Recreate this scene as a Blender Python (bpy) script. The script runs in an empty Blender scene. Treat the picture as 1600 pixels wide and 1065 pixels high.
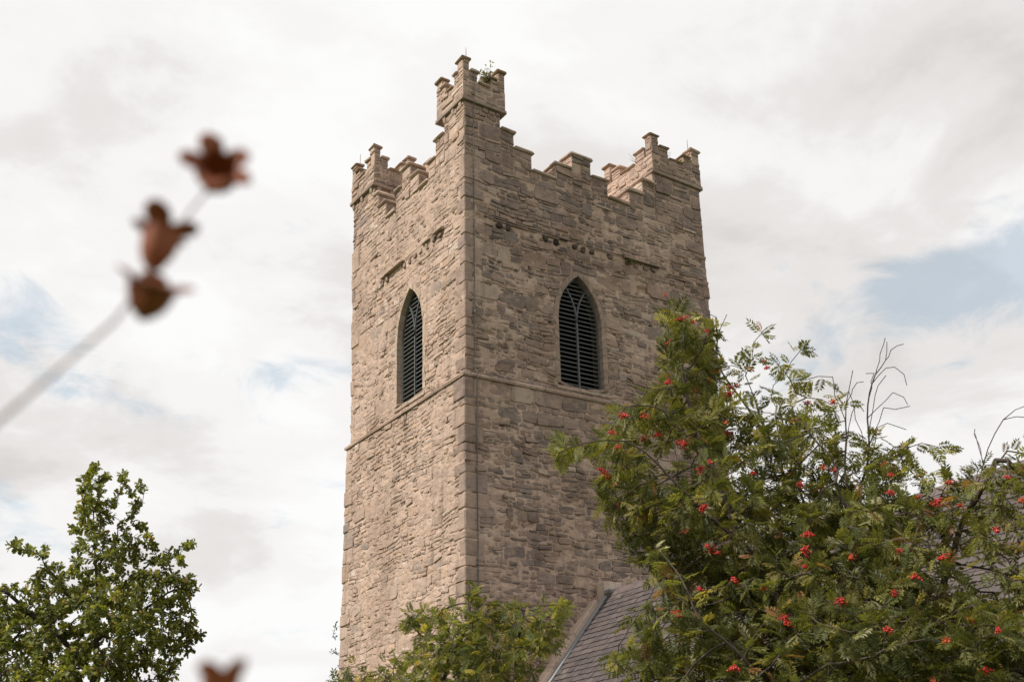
import bpy, bmesh, math, random
import numpy as np
from mathutils import Vector, Matrix

rad = math.radians
RS = np.random.RandomState(7)
random.seed(7)
scene = bpy.context.scene
COL = scene.collection

# ------------------------------------------------------------------ camera
F_PX = 1960.9                                   # focal length in pixels of a 1600 px wide picture
CAM = np.array([-12.4228, -21.3402, 1.6])
YAW, PITCH, ROLL = .5675, .4003, -.0218
def cam_axes():
    cy, sy, cp, sp = math.cos(YAW), math.sin(YAW), math.cos(PITCH), math.sin(PITCH)
    f = np.array([sy*cp, cy*cp, sp]); r = np.array([cy, -sy, 0.]); u = np.cross(r, f)
    cr, sr = math.cos(ROLL), math.sin(ROLL)
    return cr*r+sr*u, -sr*r+cr*u, f
AX_R, AX_U, AX_F = cam_axes()
cam_d = bpy.data.cameras.new('camera')
cam_d.sensor_width = 36.0
cam_d.lens = F_PX*36.0/1600.0
cam_d.clip_start = .05
cam_d.clip_end = 3000
cam_d.dof.use_dof = True
cam_d.dof.focus_distance = 24.5
cam_d.dof.aperture_fstop = 4.4
cam = bpy.data.objects.new('camera', cam_d)
COL.objects.link(cam)
m = Matrix([[AX_R[i], AX_U[i], -AX_F[i], CAM[i]] for i in range(3)]+[[0, 0, 0, 1]])
cam.matrix_world = m
scene.camera = cam

# ------------------------------------------------------------------ sky and sun
SUN_EL, SUN_AZ = rad(49), rad(10)               # azimuth: from -X towards +Y
SUN_DIR = np.array([-math.cos(SUN_EL)*math.cos(SUN_AZ), math.cos(SUN_EL)*math.sin(SUN_AZ), math.sin(SUN_EL)])
def pixdir(px, py):
    d = (px-800)/F_PX*AX_R+(532.5-py)/F_PX*AX_U+AX_F
    return d/np.linalg.norm(d)
world = bpy.data.worlds.new('World'); scene.world = world
world.use_nodes = True
wn, wl = world.node_tree.nodes, world.node_tree.links
wn.clear()
class NT:
    def __init__(s, tree): s.n, s.l = tree.nodes, tree.links
    def new(s, t, **k):
        a = s.n.new(t)
        for q, v in k.items(): setattr(a, q, v)
        return a
    def put(s, sock, v):
        if isinstance(v, bpy.types.NodeSocket): s.l.new(v, sock)
        else: sock.default_value = v
    def math(s, op, a, b=0., c=None, clamp=False):
        n = s.new('ShaderNodeMath', operation=op, use_clamp=clamp)
        s.put(n.inputs[0], a); s.put(n.inputs[1], b)
        if c is not None: s.put(n.inputs[2], c)
        return n.outputs[0]
    def vmath(s, op, a, b=(0, 0, 0)):
        n = s.new('ShaderNodeVectorMath', operation=op)
        s.put(n.inputs[0], a); s.put(n.inputs[1], b)
        return n.outputs['Value'] if op in ('DOT_PRODUCT', 'LENGTH') else n.outputs[0]
    def noise(s, vec, scale, detail=6, rough=.55, dist=0., lac=2.):
        n = s.new('ShaderNodeTexNoise')
        s.put(n.inputs['Vector'], vec); n.inputs['Scale'].default_value = scale
        n.inputs['Detail'].default_value = detail; n.inputs['Roughness'].default_value = rough
        n.inputs['Distortion'].default_value = dist; n.inputs['Lacunarity'].default_value = lac
        return n.outputs[0]
    def ramp(s, fac, stops, interp='EASE'):
        n = s.new('ShaderNodeValToRGB'); n.color_ramp.interpolation = interp
        e = n.color_ramp.elements
        while len(e) < len(stops): e.new(.5)
        for q, (p, c) in zip(e, stops):
            q.position = p; q.color = c if len(c) == 4 else (*c, 1)
        s.put(n.inputs[0], fac)
        return n.outputs[0]
    def mix(s, fac, a, b, blend='MIX'):
        n = s.new('ShaderNodeMix', data_type='RGBA', blend_type=blend)
        s.put(n.inputs[0], fac); s.put(n.inputs[6], a); s.put(n.inputs[7], b)
        return n.outputs[2]
    def scale(s, vec, xyz):
        return s.vmath('MULTIPLY', vec, xyz)
W = NT(world.node_tree)
tc = W.new('ShaderNodeTexCoord').outputs['Generated']
dirn = W.vmath('NORMALIZE', tc)
sep = W.new('ShaderNodeSeparateXYZ'); W.l.new(dirn, sep.inputs[0])
zz = W.math('ADD', W.math('MAXIMUM', sep.outputs[2], .0), .32)
cmb = W.new('ShaderNodeCombineXYZ')
W.l.new(W.math('DIVIDE', sep.outputs[0], zz), cmb.inputs[0]); W.l.new(W.math('DIVIDE', sep.outputs[1], zz), cmb.inputs[1])
W.l.new(W.math('MULTIPLY', sep.outputs[2], 1.5), cmb.inputs[2])
pv = cmb.outputs[0]
sky = W.new('ShaderNodeTexSky', sky_type='NISHITA', sun_disc=False)
sky.sun_elevation = SUN_EL
sky.sun_rotation = math.atan2(SUN_DIR[0], SUN_DIR[1])
sky.air_density = 1.0; sky.dust_density = 1.2; sky.ozone_density = 1.0
n_big = W.noise(pv, 1.7, 7, .52, .25)
n_mid = W.noise(W.vmath('ADD', pv, (3.1, 1.7, .4)), 4.2, 8, .58, .3)
n_edge = W.noise(W.vmath('ADD', pv, (7.3, -2.2, .9)), 7.5, 9, .6, .6)
# openings in the cloud deck, fixed directions of the sky
blobs = [(30, 500, 110, 85, .95), (130, 600, 110, 40, .7), (430, 585, 150, 34, .8), (330, 640, 130, 40, .45), (1490, 425, 170, 50, .9), (1440, 480, 120, 45, .7),
         (1270, 560, 110, 45, .9), (1400, 500, 80, 60, .5), (1590, 470, 120, 70, .6), (700, 10, 120, 50, .35), (60, 790, 120, 60, .45), (420, 345, 60, 30, .35)]
tot = None
for px, py, rx, ry, amp in blobs:
    c = pixdir(px, py); ex = np.cross(c, (0, 0, 1)); ex /= np.linalg.norm(ex); ey = np.cross(ex, c)
    a = W.vmath('DOT_PRODUCT', dirn, tuple(ex*F_PX/rx)); b = W.vmath('DOT_PRODUCT', dirn, tuple(ey*F_PX/ry))
    e = W.math('MULTIPLY', W.math('ADD', W.math('MULTIPLY', a, a), W.math('MULTIPLY', b, b)), -1.)
    g = W.math('MULTIPLY', W.math('EXPONENT', e), amp)
    tot = g if tot is None else W.math('ADD', tot, g)
scatter = W.math('MULTIPLY', W.math('SUBTRACT', W.noise(W.vmath('ADD', pv, (11., 5., 2.)), 2.2, 6, .55, .2), .60), 2.6, clamp=True)
gap = W.math('ADD', W.math('ADD', tot, W.math('MULTIPLY', scatter, .35)), W.math('MULTIPLY', W.math('SUBTRACT', n_edge, .5), 3.4))
gap = W.math('MULTIPLY', W.math('SUBTRACT', gap, .38), 1.25, clamp=True)
gap = W.math('MULTIPLY', W.math('MULTIPLY', W.math('MULTIPLY', gap, gap), W.math('SUBTRACT', 3., W.math('MULTIPLY', gap, 2.))), .44)
shade = W.math('ADD', W.math('MULTIPLY', n_big, .56), W.math('MULTIPLY', n_mid, .44))
cloud = W.ramp(shade, [(.355, (.70, .672, .655)), (.445, (.81, .785, .77)), (.515, (.93, .918, .91)), (.59, (.985, .982, .978))])
bg1 = W.new('ShaderNodeBackground'); bg1.inputs[1].default_value = .15; W.l.new(W.mix(1., sky.outputs[0], (1.02, 1.22, 1.06, 1), 'MULTIPLY'), bg1.inputs[0])
bg2 = W.new('ShaderNodeBackground'); bg2.inputs[1].default_value = 1.0; W.l.new(cloud, bg2.inputs[0])
mx = W.new('ShaderNodeMixShader'); W.l.new(gap, mx.inputs[0]); W.l.new(bg2.outputs[0], mx.inputs[1]); W.l.new(bg1.outputs[0], mx.inputs[2])
world.cycles.sampling_method = 'MANUAL'; world.cycles.sample_map_resolution = 256
wo = W.new('ShaderNodeOutputWorld'); W.l.new(mx.outputs[0], wo.inputs[0])

sun_d = bpy.data.lights.new('sun', 'SUN'); sun_d.energy = 4.7; sun_d.angle = rad(1.2); sun_d.color = (1, .945, .88)
sun = bpy.data.objects.new('sun', sun_d); COL.objects.link(sun)
sun.rotation_euler = Vector(-SUN_DIR).to_track_quat('-Z', 'Y').to_euler()
sun.location = (-30, 6, 40)
cy_ = scene.cycles; cy_.max_bounces = 5; cy_.diffuse_bounces = 3; cy_.glossy_bounces = 2; cy_.transmission_bounces = 4; cy_.transparent_max_bounces = 4; cy_.caustics_reflective = False; cy_.caustics_refractive = False
vs = scene.view_settings
vs.view_transform = 'Standard'; vs.look = 'None'; vs.exposure = 0.0; vs.gamma = 1.0; vs.use_curve_mapping = False

# ------------------------------------------------------------------ helpers
def tag(o, label=None, cat=None, group=None, kind=None):
    for k, v in (('label', label), ('category', cat), ('group', group), ('kind', kind)):
        if v: o[k] = v
    return o
def empty(name, loc=(0, 0, 0)):
    o = bpy.data.objects.new(name, None); o.empty_display_size = .3; o.location = loc; COL.objects.link(o)
    return o
def link(name, me, parent=None, mat=None):
    o = bpy.data.objects.new(name, me); COL.objects.link(o)
    if mat is not None and not me.materials: me.materials.append(mat)
    if parent is not None:
        o.parent = parent
    return o
def trimesh(name, V, T, tint=None, smooth=False):
    V = np.asarray(V, np.float32); T = np.asarray(T, np.int32)
    me = bpy.data.meshes.new(name)
    me.vertices.add(len(V)); me.vertices.foreach_set('co', V.ravel())
    k = T.shape[1]
    me.loops.add(T.size); me.loops.foreach_set('vertex_index', T.ravel())
    me.polygons.add(len(T)); me.polygons.foreach_set('loop_start', np.arange(0, T.size, k, dtype=np.int32))
    me.polygons.foreach_set('use_smooth', np.full(len(T), smooth))
    if tint is not None:
        a = me.attributes.new('tint', 'FLOAT_COLOR', 'POINT')
        c = np.ones((len(V), 4), np.float32); c[:, :3] = tint
        a.data.foreach_set('color', c.ravel())
    me.update(calc_edges=True)
    return me
class MB:                                         # collects triangles
    def __init__(s): s.V = []; s.T = []; s.C = []; s.n = 0
    def add(s, V, T, c=(1, 1, 1)):
        V = np.asarray(V, float); s.V.append(V); s.T.append(np.asarray(T)+s.n); s.n += len(V)
        s.C.append(np.tile(np.asarray(c, float), (len(V), 1)) if np.ndim(c) == 1 else c)
    def mesh(s, name, smooth=False):
        return trimesh(name, np.concatenate(s.V), np.concatenate(s.T), np.concatenate(s.C), smooth)
def quads(q):
    q = np.asarray(q); return np.concatenate([q[:, [0, 1, 2]], q[:, [0, 2, 3]]])
BOXQ = [(0, 3, 2, 1), (4, 5, 6, 7), (0, 1, 5, 4), (1, 2, 6, 5), (2, 3, 7, 6), (3, 0, 4, 7)]
def box_v(x0, x1, y0, y1, z0, z1):
    return np.array([(x0, y0, z0), (x1, y0, z0), (x1, y1, z0), (x0, y1, z0), (x0, y0, z1), (x1, y0, z1), (x1, y1, z1), (x0, y1, z1)], float)
def rough_block(x0, x1, y0, y1, z0, z1, b=.012, jit=.006, rs=RS):
    """a bevelled, slightly uneven block: every corner cut into three vertices"""
    V = []; 
    for sx in (0, 1):
        for sy in (0, 1):
            for sz in (0, 1):
                c = np.array([(x0, x1)[sx], (y0, y1)[sy], (z0, z1)[sz]])+rs.uniform(-jit, jit, 3)
                s = np.array([1-2*sx, 1-2*sy, 1-2*sz])*b*rs.uniform(.6, 1.5)
                V += [c+s*(0, 1, 1), c+s*(1, 0, 1), c+s*(1, 1, 0)]
    bm = bmesh.new()
    vs_ = [bm.verts.new(v) for v in V]
    r = bmesh.ops.convex_hull(bm, input=vs_)
    bmesh.ops.triangulate(bm, faces=bm.faces[:])
    bm.verts.ensure_lookup_table(); bm.verts.index_update()
    VV = np.array([v.co[:] for v in bm.verts]); TT = np.array([[v.index for v in f.verts] for f in bm.faces])
    bm.free()
    return VV, TT
def tube_tris(P, rads, k=6, cap=True):
    P = np.asarray(P, float); n = len(P); rads = np.broadcast_to(rads, (n,))
    D = np.gradient(P, axis=0); D /= np.linalg.norm(D, axis=1)[:, None]+1e-9
    ref = np.array([0, 0, 1.]) if abs(D[:, 2]).mean() < .8 else np.array([1., 0, 0])
    A = np.cross(D, ref); A /= np.linalg.norm(A, axis=1)[:, None]+1e-9; B = np.cross(D, A)
    th = np.arange(k)*2*math.pi/k
    V = (P[:, None]+rads[:, None, None]*(np.cos(th)[None, :, None]*A[:, None]+np.sin(th)[None, :, None]*B[:, None])).reshape(-1, 3)
    q = []
    for i in range(n-1):
        for j in range(k): q.append((i*k+j, i*k+(j+1) % k, (i+1)*k+(j+1) % k, (i+1)*k+j))
    T = quads(q)
    if cap:
        V = np.concatenate([V, P[:1], P[-1:]])
        T = np.concatenate([T, [(n*k, (j+1) % k, j) for j in range(k)], [(n*k+1, (n-1)*k+j, (n-1)*k+(j+1) % k) for j in range(k)]])
    return V, T
def ray_at(px, py, dist):
    """point seen at this pixel of the photograph, dist metres away over the ground"""
    d = pixdir(px, py); return CAM+d*dist/math.hypot(d[0], d[1])
def project(P):
    q = np.asarray(P)-CAM
    z = q@AX_F
    return 800+F_PX*(q@AX_R)/z, 532.5-F_PX*(q@AX_U)/z

# ------------------------------------------------------------------ materials
def new_mat(name):
    mt = bpy.data.materials.new(name); mt.use_nodes = True
    nt = NT(mt.node_tree); nt.n.clear()
    return mt, nt
def out(nt, sh):
    o = nt.new('ShaderNodeOutputMaterial'); nt.l.new(sh, o.inputs[0])
def principled(nt, col, rough=.85, spec=.25, bump=None, bstr=.5, bdist=.01, metal=0.):
    p = nt.new('ShaderNodeBsdfPrincipled')
    nt.put(p.inputs['Base Color'], col); nt.put(p.inputs['Roughness'], rough); p.inputs['Specular IOR Level'].default_value = spec
    p.inputs['Metallic'].default_value = metal
    if bump is not None:
        b = nt.new('ShaderNodeBump'); b.inputs['Strength'].default_value = bstr; b.inputs['Distance'].default_value = bdist
        nt.l.new(bump, b.inputs['Height']); nt.l.new(b.outputs[0], p.inputs['Normal'])
    return p.outputs[0]
MORTAR = (.50, .368, .288)
def stone_mat(name, smear=.5, bumpd=.03, tinted=True, base=MORTAR, bstr=.6):
    mt, N = new_mat(name)
    pos = N.new('ShaderNodeNewGeometry').outputs['Position']
    lay = N.scale(pos, (1, 1, 1.9))
    if tinted:
        at = N.new('ShaderNodeAttribute', attribute_name='tint').outputs['Color']
    else:
        at = N.mix(N.noise(pos, 2.1, 5), tuple(x*.82 for x in base)+(1,), tuple(x*1.12 for x in base)+(1,))
    g = N.ramp(N.noise(lay, 9, 7, .65), [(.28, (.62, .60, .58)), (.5, (1, 1, 1)), (.75, (1.25, 1.24, 1.2))])
    c = N.mix(1., at, g, 'MULTIPLY')
    # lime mortar smeared over the faces
    ms = N.ramp(N.math('ADD', N.math('MULTIPLY', N.noise(lay, 3.3, 7, .62, .4), .7), N.math('MULTIPLY', N.noise(pos, .45, 3), .4)), [(.47, (0, 0, 0)), (.66, (1, 1, 1))])
    mcol = N.mix(N.noise(pos, 17, 5, .7), (MORTAR[0]*.78, MORTAR[1]*.76, MORTAR[2]*.74, 1), (MORTAR[0]*1.15, MORTAR[1]*1.14, MORTAR[2]*1.1, 1))
    c = N.mix(N.math('MULTIPLY', ms, smear), c, mcol)
    # lichen and soot specks
    sp = N.ramp(N.noise(pos, 31, 4, .7), [(.62, (0, 0, 0)), (.72, (1, 1, 1))])
    c = N.mix(N.math('MULTIPLY', sp, .35), c, (.15, .125, .11, 1))
    wl_ = N.ramp(N.noise(N.vmath('ADD', pos, (9, 3, 5)), 13, 5, .7), [(.66, (0, 0, 0)), (.75, (1, 1, 1))])
    c = N.mix(N.math('MULTIPLY', wl_, .3), c, (.55, .5, .43, 1))
    stv = N.ramp(N.noise(N.scale(pos, (5., 5., .5)), 1., 5, .6), [(.5, (0, 0, 0)), (.72, (1, 1, 1))])
    c = N.mix(N.math('MULTIPLY', stv, .38), c, (.13, .108, .095, 1))
    damp = N.ramp(N.noise(N.vmath('ADD', pos, (2, 8, 1)), .55, 4, .6), [(.42, (1, 1, 1)), (.68, (.80, .78, .77))])
    c = N.mix(1., c, damp, 'MULTIPLY')
    h = N.math('ADD', N.math('MULTIPLY', N.noise(lay, 7, 8, .68, .3), 1.), N.math('MULTIPLY', N.noise(pos, 45, 5, .7), .35))
    out(N, principled(N, c, .92, .12, h, bstr, bumpd))
    return mt
M = {}
M['stone'] = stone_mat('rubble_stone', .42, .026, bstr=.7)
M['quoin'] = stone_mat('dressed_stone', .28, .02)
M['mortar'] = stone_mat('lime_mortar', .25, .03, tinted=False, bstr=.8)
M['cap'] = stone_mat('coping_stone', .12, .015)
def simple(name, col, rough=.6, spec=.3, var=.25, sc=12, bump=.0, metal=0.):
    mt, N = new_mat(name)
    pos = N.new('ShaderNodeNewGeometry').outputs['Position']
    n = N.noise(pos, sc, 5, .6)
    c = N.mix(n, tuple(x*(1-var) for x in col)+(1,), tuple(x*(1+var) for x in col)+(1,))
    out(N, principled(N, c, rough, spec, n if bump else None, .5, bump, metal))
    return mt
M['louvre'] = simple('grey_louvre_paint', (.09, .092, .091), .55, .35, .18, 9)
M['dark'] = simple('deck_timber_and_dark_interior', (.02, .018, .016), .9, .1)  # roof deck timber, and the painted-in darkness behind the louvres
M['cable'] = simple('conductor_cable', (.12, .11, .10), .6, .3)
M['rod'] = simple('copper_rod', (.30, .15, .09), .5, .4)
M['lead'] = simple('lead_flashing', (.26, .26, .26), .6, .3, .2, 5, .01)
M['slate'] = None
def slate_mat():
    mt, N = new_mat('roof_slate')
    pos = N.new('ShaderNodeNewGeometry').outputs['Position']
    at = N.new('ShaderNodeAttribute', attribute_name='tint').outputs['Color']
    rnd = N.new('ShaderNodeObjectInfo').outputs['Random']
    g = N.ramp(N.noise(pos, 7, 6, .65), [(.3, (.78, .78, .78)), (.7, (1.2, 1.18, 1.16))])
    c = N.mix(1., at, g, 'MULTIPLY')
    v = N.ramp(rnd, [(0, (.88, .89, .9)), (.5, (1, .98, .98)), (1, (1.12, 1.1, 1.07))], 'LINEAR')
    c = N.mix(1., c, v, 'MULTIPLY')
    mo = N.ramp(N.noise(pos, 2.6, 7, .7), [(.55, (0, 0, 0)), (.72, (1, 1, 1))]); c = N.mix(N.math('MULTIPLY', mo, .4), c, (.16, .145, .11, 1))
    out(N, principled(N, c, .62, .3, N.noise(pos, 60, 5, .6), .4, .004))
    return mt
M['slate'] = slate_mat()
def leaf_mat(name, trans=.42, rough=.5, gloss=.3):
    mt, N = new_mat(name)
    at = N.new('ShaderNodeAttribute', attribute_name='tint').outputs['Color']
    p = N.new('ShaderNodeBsdfPrincipled'); N.l.new(at, p.inputs['Base Color'])
    p.inputs['Roughness'].default_value = rough; p.inputs['Specular IOR Level'].default_value = gloss
    t = N.new('ShaderNodeBsdfTranslucent')
    N.l.new(N.mix(1., at, (1.35, 1.3, .5, 1), 'MULTIPLY'), t.inputs[0])
    x = N.new('ShaderNodeMixShader'); x.inputs[0].default_value = trans
    N.l.new(p.outputs[0], x.inputs[1]); N.l.new(t.outputs[0], x.inputs[2])
    out(N, x.outputs[0])
    return mt
M['leaf'] = leaf_mat('foliage')
M['bark'] = simple('grey_brown_bark', (.095, .075, .062), .9, .1, .35, 20, .01)
M['bark_dark'] = simple('dark_bark', (.075, .06, .048), .9, .1, .35, 20, .01)
M['berry'] = simple('red_berry', (.47, .022, .011), .32, .5, .25, 30)
M['berry_orange'] = simple('orange_berry', (.58, .09, .02), .35, .5, .25, 30)
M['grass'] = simple('churchyard_grass', (.075, .095, .035), .95, .1, .4, 1.5, .03)

# ------------------------------------------------------------------ ground
me = trimesh('ground', [(-900, -900, 0), (900, -900, 0), (900, 900, 0), (-900, 900, 0)], quads([(0, 1, 2, 3)]))
tag(link('ground', me, None, M['grass']), kind='structure', label='grassy churchyard ground around the tower')

# ------------------------------------------------------------------ tower
ZS = 11.2457                                     # underside of the string course
WX, WY = 7.02, 5.9
def tw(P):
    """the tower leans and spreads a little, as the old masonry does"""
    P = np.array(P, float); x, y, z = P[:, 0].copy(), P[:, 1].copy(), P[:, 2].copy()
    P[:, 1] = y*(1-.045*np.clip((17.9-z)/6.4, 0, 1))
    P[:, 2] = z-.05*x*np.clip((z-14.5)/2.2, 0, 1)
    return P
tower = tag(empty('church_tower'), 'tall grey-brown rubble stone church tower with stepped battlements and corner turrets', 'tower')
def part(name, V, T, mat, parent=None, c=(1, 1, 1), smooth=False, warp=True):
    V = tw(V) if warp else np.asarray(V, float)
    ctr = V.mean(0)
    o = link(name, trimesh(name, V-ctr, T, c, smooth), parent or tower, mat)
    pp = parent or tower
    base = np.array(pp.matrix_basis.translation[:])
    q = pp.parent
    while q is not None: base = base+np.array(q.matrix_basis.translation[:]); q = q.parent
    o.location = ctr-base
    return o

PAL_SHADED = [((.232, .183, .161), 4), ((.27, .21, .181), 4), ((.198, .161, .146), 3), ((.318, .244, .207), 2), ((.155, .13, .119), .8), ((.39, .31, .263), .8), ((.292, .212, .176), 2), ((.49, .41, .35), .3), ((.24, .205, .185), 1.)]  # darker set for sides away from the sun, shade put into the stone colour
PAL_SUNLIT = [((.435, .333, .272), 4), ((.472, .362, .297), 4), ((.395, .303, .25), 2.5), ((.50, .397, .33), 1.5), ((.33, .27, .237), 1.), ((.47, .342, .26), 1.2), ((.57, .478, .41), .6)]  # paler set for sun-facing sides: sunlight put into the colour, plus mortar cover
def pick(pal, rs=RS):
    w = np.array([p[1] for p in pal]); c = np.array(pal[rs.choice(len(pal), p=w/w.sum())][0])
    return c*rs.uniform(.85, 1.10)*np.array([1.02, .99, .965])
STONES = []                                      # (area score, V, T, colour)
def FX(c): return (lambda u, z, d: np.stack([c-d, u, z], -1)), True
def FY(c): return (lambda u, z, d: np.stack([u, c-d, z], -1)), False
def add_stone(poly, frame, d0, pb, pt, col, bev=.014):
    fr, flip = frame
    poly = np.asarray(poly, float); n = len(poly); c = poly.mean(0)
    z0, z1 = poly[:, 1].min(), poly[:, 1].max(); hz = max(z1-z0, .02)
    t = (poly[:, 1]-z0)/hz
    dep = pb+(pt-pb)*t+RS.uniform(-.005, .005, n)
    size = np.minimum(1, np.hypot(*(poly-c).T)/.06)
    ins = c+(poly-c)*(1-np.minimum(.45, bev/np.maximum(np.hypot(*(poly-c).T), .01)))[:, None]
    D0 = np.full(n, d0-.03)
    V = np.concatenate([fr(poly[:, 0], poly[:, 1], D0), fr(poly[:, 0], poly[:, 1], d0+np.maximum(dep-.55*bev, -.012)),
                        fr(ins[:, 0], ins[:, 1], d0+dep), fr(c[:1], c[1:], np.array([d0+(pb+pt)/2+RS.uniform(-.004, .014)]))])
    q = []
    for j in range(n):
        k = (j+1) % n
        q += [(j, k, n+k, n+j), (n+j, n+k, 2*n+k, 2*n+j)]
    T = np.concatenate([quads(q), [(2*n+j, 2*n+(j+1) % n, 3*n) for j in range(n)]])
    if flip: T = T[:, ::-1]
    a = .5*abs(np.dot(poly[:, 0], np.roll(poly[:, 1], 1))-np.dot(poly[:, 1], np.roll(poly[:, 0], 1)))
    STONES.append((a, V, T, col))
def clip_rect(poly, u0, u1, z0, z1):
    poly[:, 0] = np.clip(poly[:, 0], u0, u1); poly[:, 1] = np.clip(poly[:, 1], z0, z1); return poly
def cut_corners(u0, u1, za, zb, zc, zd):
    """quad (u0,za) (u1,zb) (u1,zc) (u0,zd) to an irregular eight-gon"""
    w = u1-u0; h = min(zc-zb, zd-za)
    def r(): return RS.uniform(.06, .34)*min(h, w)
    j = lambda s: RS.uniform(-s, s)
    s = min(.02, h*.12)
    a, b, c, d = r(), r(), r(), r()
    a2, b2, c2, d2 = r()*.7, r()*.7, r()*.7, r()*.7
    return np.array([(u0+a, za+j(s)), (u1-b, zb+j(s)), (u1+j(s), zb+b2), (u1+j(s), zc-c2), (u1-c, zc+j(s)), (u0+d, zd+j(s)), (u0+j(s), zd-d2), (u0+j(s), za+a2)])
def rubble(frame, u0, u1, z0, z1, pal, d0=0., hm=.17, hole=None, edge=None, big=.12, flat=1.):
    """irregular coursed rubble over one rectangle of a face"""
    z = z0; ph = RS.uniform(0, 6, 6)
    def wav(zv, u): return .022*math.sin(u*2.1+zv*1.3+ph[0])+.016*math.sin(u*5.3+zv*3.1+ph[1])+.01*math.sin(u*11+zv*7+ph[2])
    while z < z1-.03:
        h = float(np.clip(RS.lognormal(math.log(hm), .5), .055, .38))
        if z+h > z1-.07: h = z1-z
        u = u0
        if edge: u = u0+edge(z+h/2)
        while u < u1-.03:
            w = h*RS.uniform(.75, 2.5) if h > .12 else h*RS.uniform(1.4, 4.6)
            w = float(np.clip(w, .09, .72))
            if u+w > u1-.1: w = u1-u
            cells = [(u, u+w, 0., 1.)]
            if h > .15 and RS.rand() < .42:          # stacked thin slabs inside the course
                k = 2 if h < .26 or RS.rand() < .5 else 3
                cuts = np.sort(np.concatenate([[0, 1], (np.arange(1, k)+RS.uniform(-.28, .28, k-1))/k]))
                cells = []
                for a, b in zip(cuts[:-1], cuts[1:]):
                    if RS.rand() < .45 and w > .22:
                        s = u+w*RS.uniform(.3, .7); cells += [(u, s, a, b), (s, u+w, a, b)]
                    else: cells.append((u, u+w, a, b))
            for a, b, f0, f1 in cells:
                if RS.rand() < .05: continue            # lost stone, mortar only
                g = RS.uniform(.006, .016)
                def zz_(uu, f):
                    lo, hi = z, z+h
                    if z > z0+.01: lo += wav(z, uu)
                    if z+h < z1-.01: hi += wav(z+h, uu)
                    return lo+(hi-lo)*f
                k1, k2 = RS.uniform(-.022, .022, 2)*min(1, (f1-f0)*h/.12)
                poly = cut_corners(a+g, b-g, zz_(a, f0)+g*.8, zz_(b, f0)+g*.8+k1*.5, zz_(b, f1)-g*.8+k2*.5, zz_(a, f1)-g*.8)
                if poly[3, 1]-poly[2, 1] < .005 or poly[6, 1]-poly[7, 1] < .005:
                    zc = poly[:, 1].mean(); poly[:, 1] = zc+(poly[:, 1]-zc)*.8
                clip_rect(poly, u0, u1, z0+.004, z1-.004)
                if hole:
                    poly = hole(poly)
                    if poly is None: continue
                r = RS.rand()
                pb = (RS.uniform(.0, .014) if r < .62 else RS.uniform(.012, .03) if r < .93 else RS.uniform(.03, .055))*flat
                pt = pb-RS.uniform(0, .024)*flat if RS.rand() < .8 else pb+RS.uniform(0, .008)
                pt = max(pt, -.012)
                add_stone(poly, frame, d0, pb, pt, pick(pal))
            u += w
        z += h

# window shapes: (centre, half width, sill, spring, apex)
def arch_half(z, win):
    c, hw, s, sp, ap = win
    if z <= sp: return hw
    if z >= ap: return 0.
    H = ap-sp; r = (H*H+hw*hw)/(2*hw)               # pointed arch of two arcs
    return max(0., math.sqrt(max(0, r*r-(z-sp)**2))-(r-hw))
WIN_R = (3.04, .595, 11.56, 13.2, 14.33)
WIN_L = (2.655, .655, 11.58, 13.2, 14.38)
SUR = .125                                        # width of the dressed surround
def make_hole(win):
    c, hw, s, sp, ap = win
    big = (c, hw+SUR, s-.02, sp, ap+SUR*1.25)
    def hole(poly):
        res = poly.copy(); inside = 0
        cu = poly[:, 0].mean()
        for i, (u, z) in enumerate(poly):
            if z < big[2] or z > big[4]: continue
            q = arch_half(z, big)
            if abs(u-c) < q:
                inside += 1
                res[i, 0] = c+(q if cu > c else -q)
        if inside >= len(poly)-1: return None
        if inside and (np.ptp(res[:, 0]) < .05): return None
        return res
    return hole
def arch_pts(win, off=0., n=14, sill=None):
    c, hw, s, sp, ap = win
    b = (c, hw+off, s, sp, ap+off*1.25)
    zs = [s if sill is None else sill, sp]+list(sp+(b[4]-sp)*np.sin(np.linspace(0, math.pi/2, n)[1:]))
    L = [(c-arch_half(z, b), z) for z in zs]; R_ = [(c+arch_half(z, b), z) for z in zs[:-1]][::-1]
    return np.array(L+R_)                          # from left sill up over the apex and down to the right sill

# core of mortar behind the stones, with the two window openings
def core_face(frame, rect, win, d):
    fr, flip = frame
    u0, u1, z0, z1 = rect
    bm = bmesh.new()
    def loop(pts):
        vs_ = [bm.verts.new(fr(np.array([p[0]]), np.array([p[1]]), np.array([d]))[0]) for p in pts]
        return [bm.edges.new((vs_[i], vs_[(i+1) % len(vs_)])) for i in range(len(vs_))]
    es = loop([(u0, z0), (u1, z0), (u1, z1), (u0, z1)])
    if win is not None: es += loop(arch_pts(win, SUR*.6))
    bmesh.ops.triangle_fill(bm, use_beauty=True, edges=es)
    bm.verts.index_update()
    V = np.array([v.co[:] for v in bm.verts]); T = np.array([[v.index for v in f.verts] for f in bm.faces])
    bm.free()
    return V, T
SO = .07                                         # set-off below the string course
PITS = [(1.78, 16.2, .1, .13), (6.02, 16.45, .1, .16), (.72, 14.35, .3, .12), (4.95, 14.42, .34, .16), (1.45, 10.05, .2, .12), (2.9, 15.95, .3, .07), (3.45, 15.85, .26, .07), (1.3, 16.05, .22, .06),
        (4.6, 15.9, .28, .08), (2.2, 14.5, .25, .08), (.55, 12.4, .22, .06), (5.4, 13.3, .25, .06), (4.3, 12.2, .2, .07), (1.0, 8.1, .3, .08), (2.6, 8.9, .35, .07), (1.9, 9.3, .3, .06), (3.1, 9.9, .4, .06), (.9, 16.9, .2, .08)]
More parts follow.
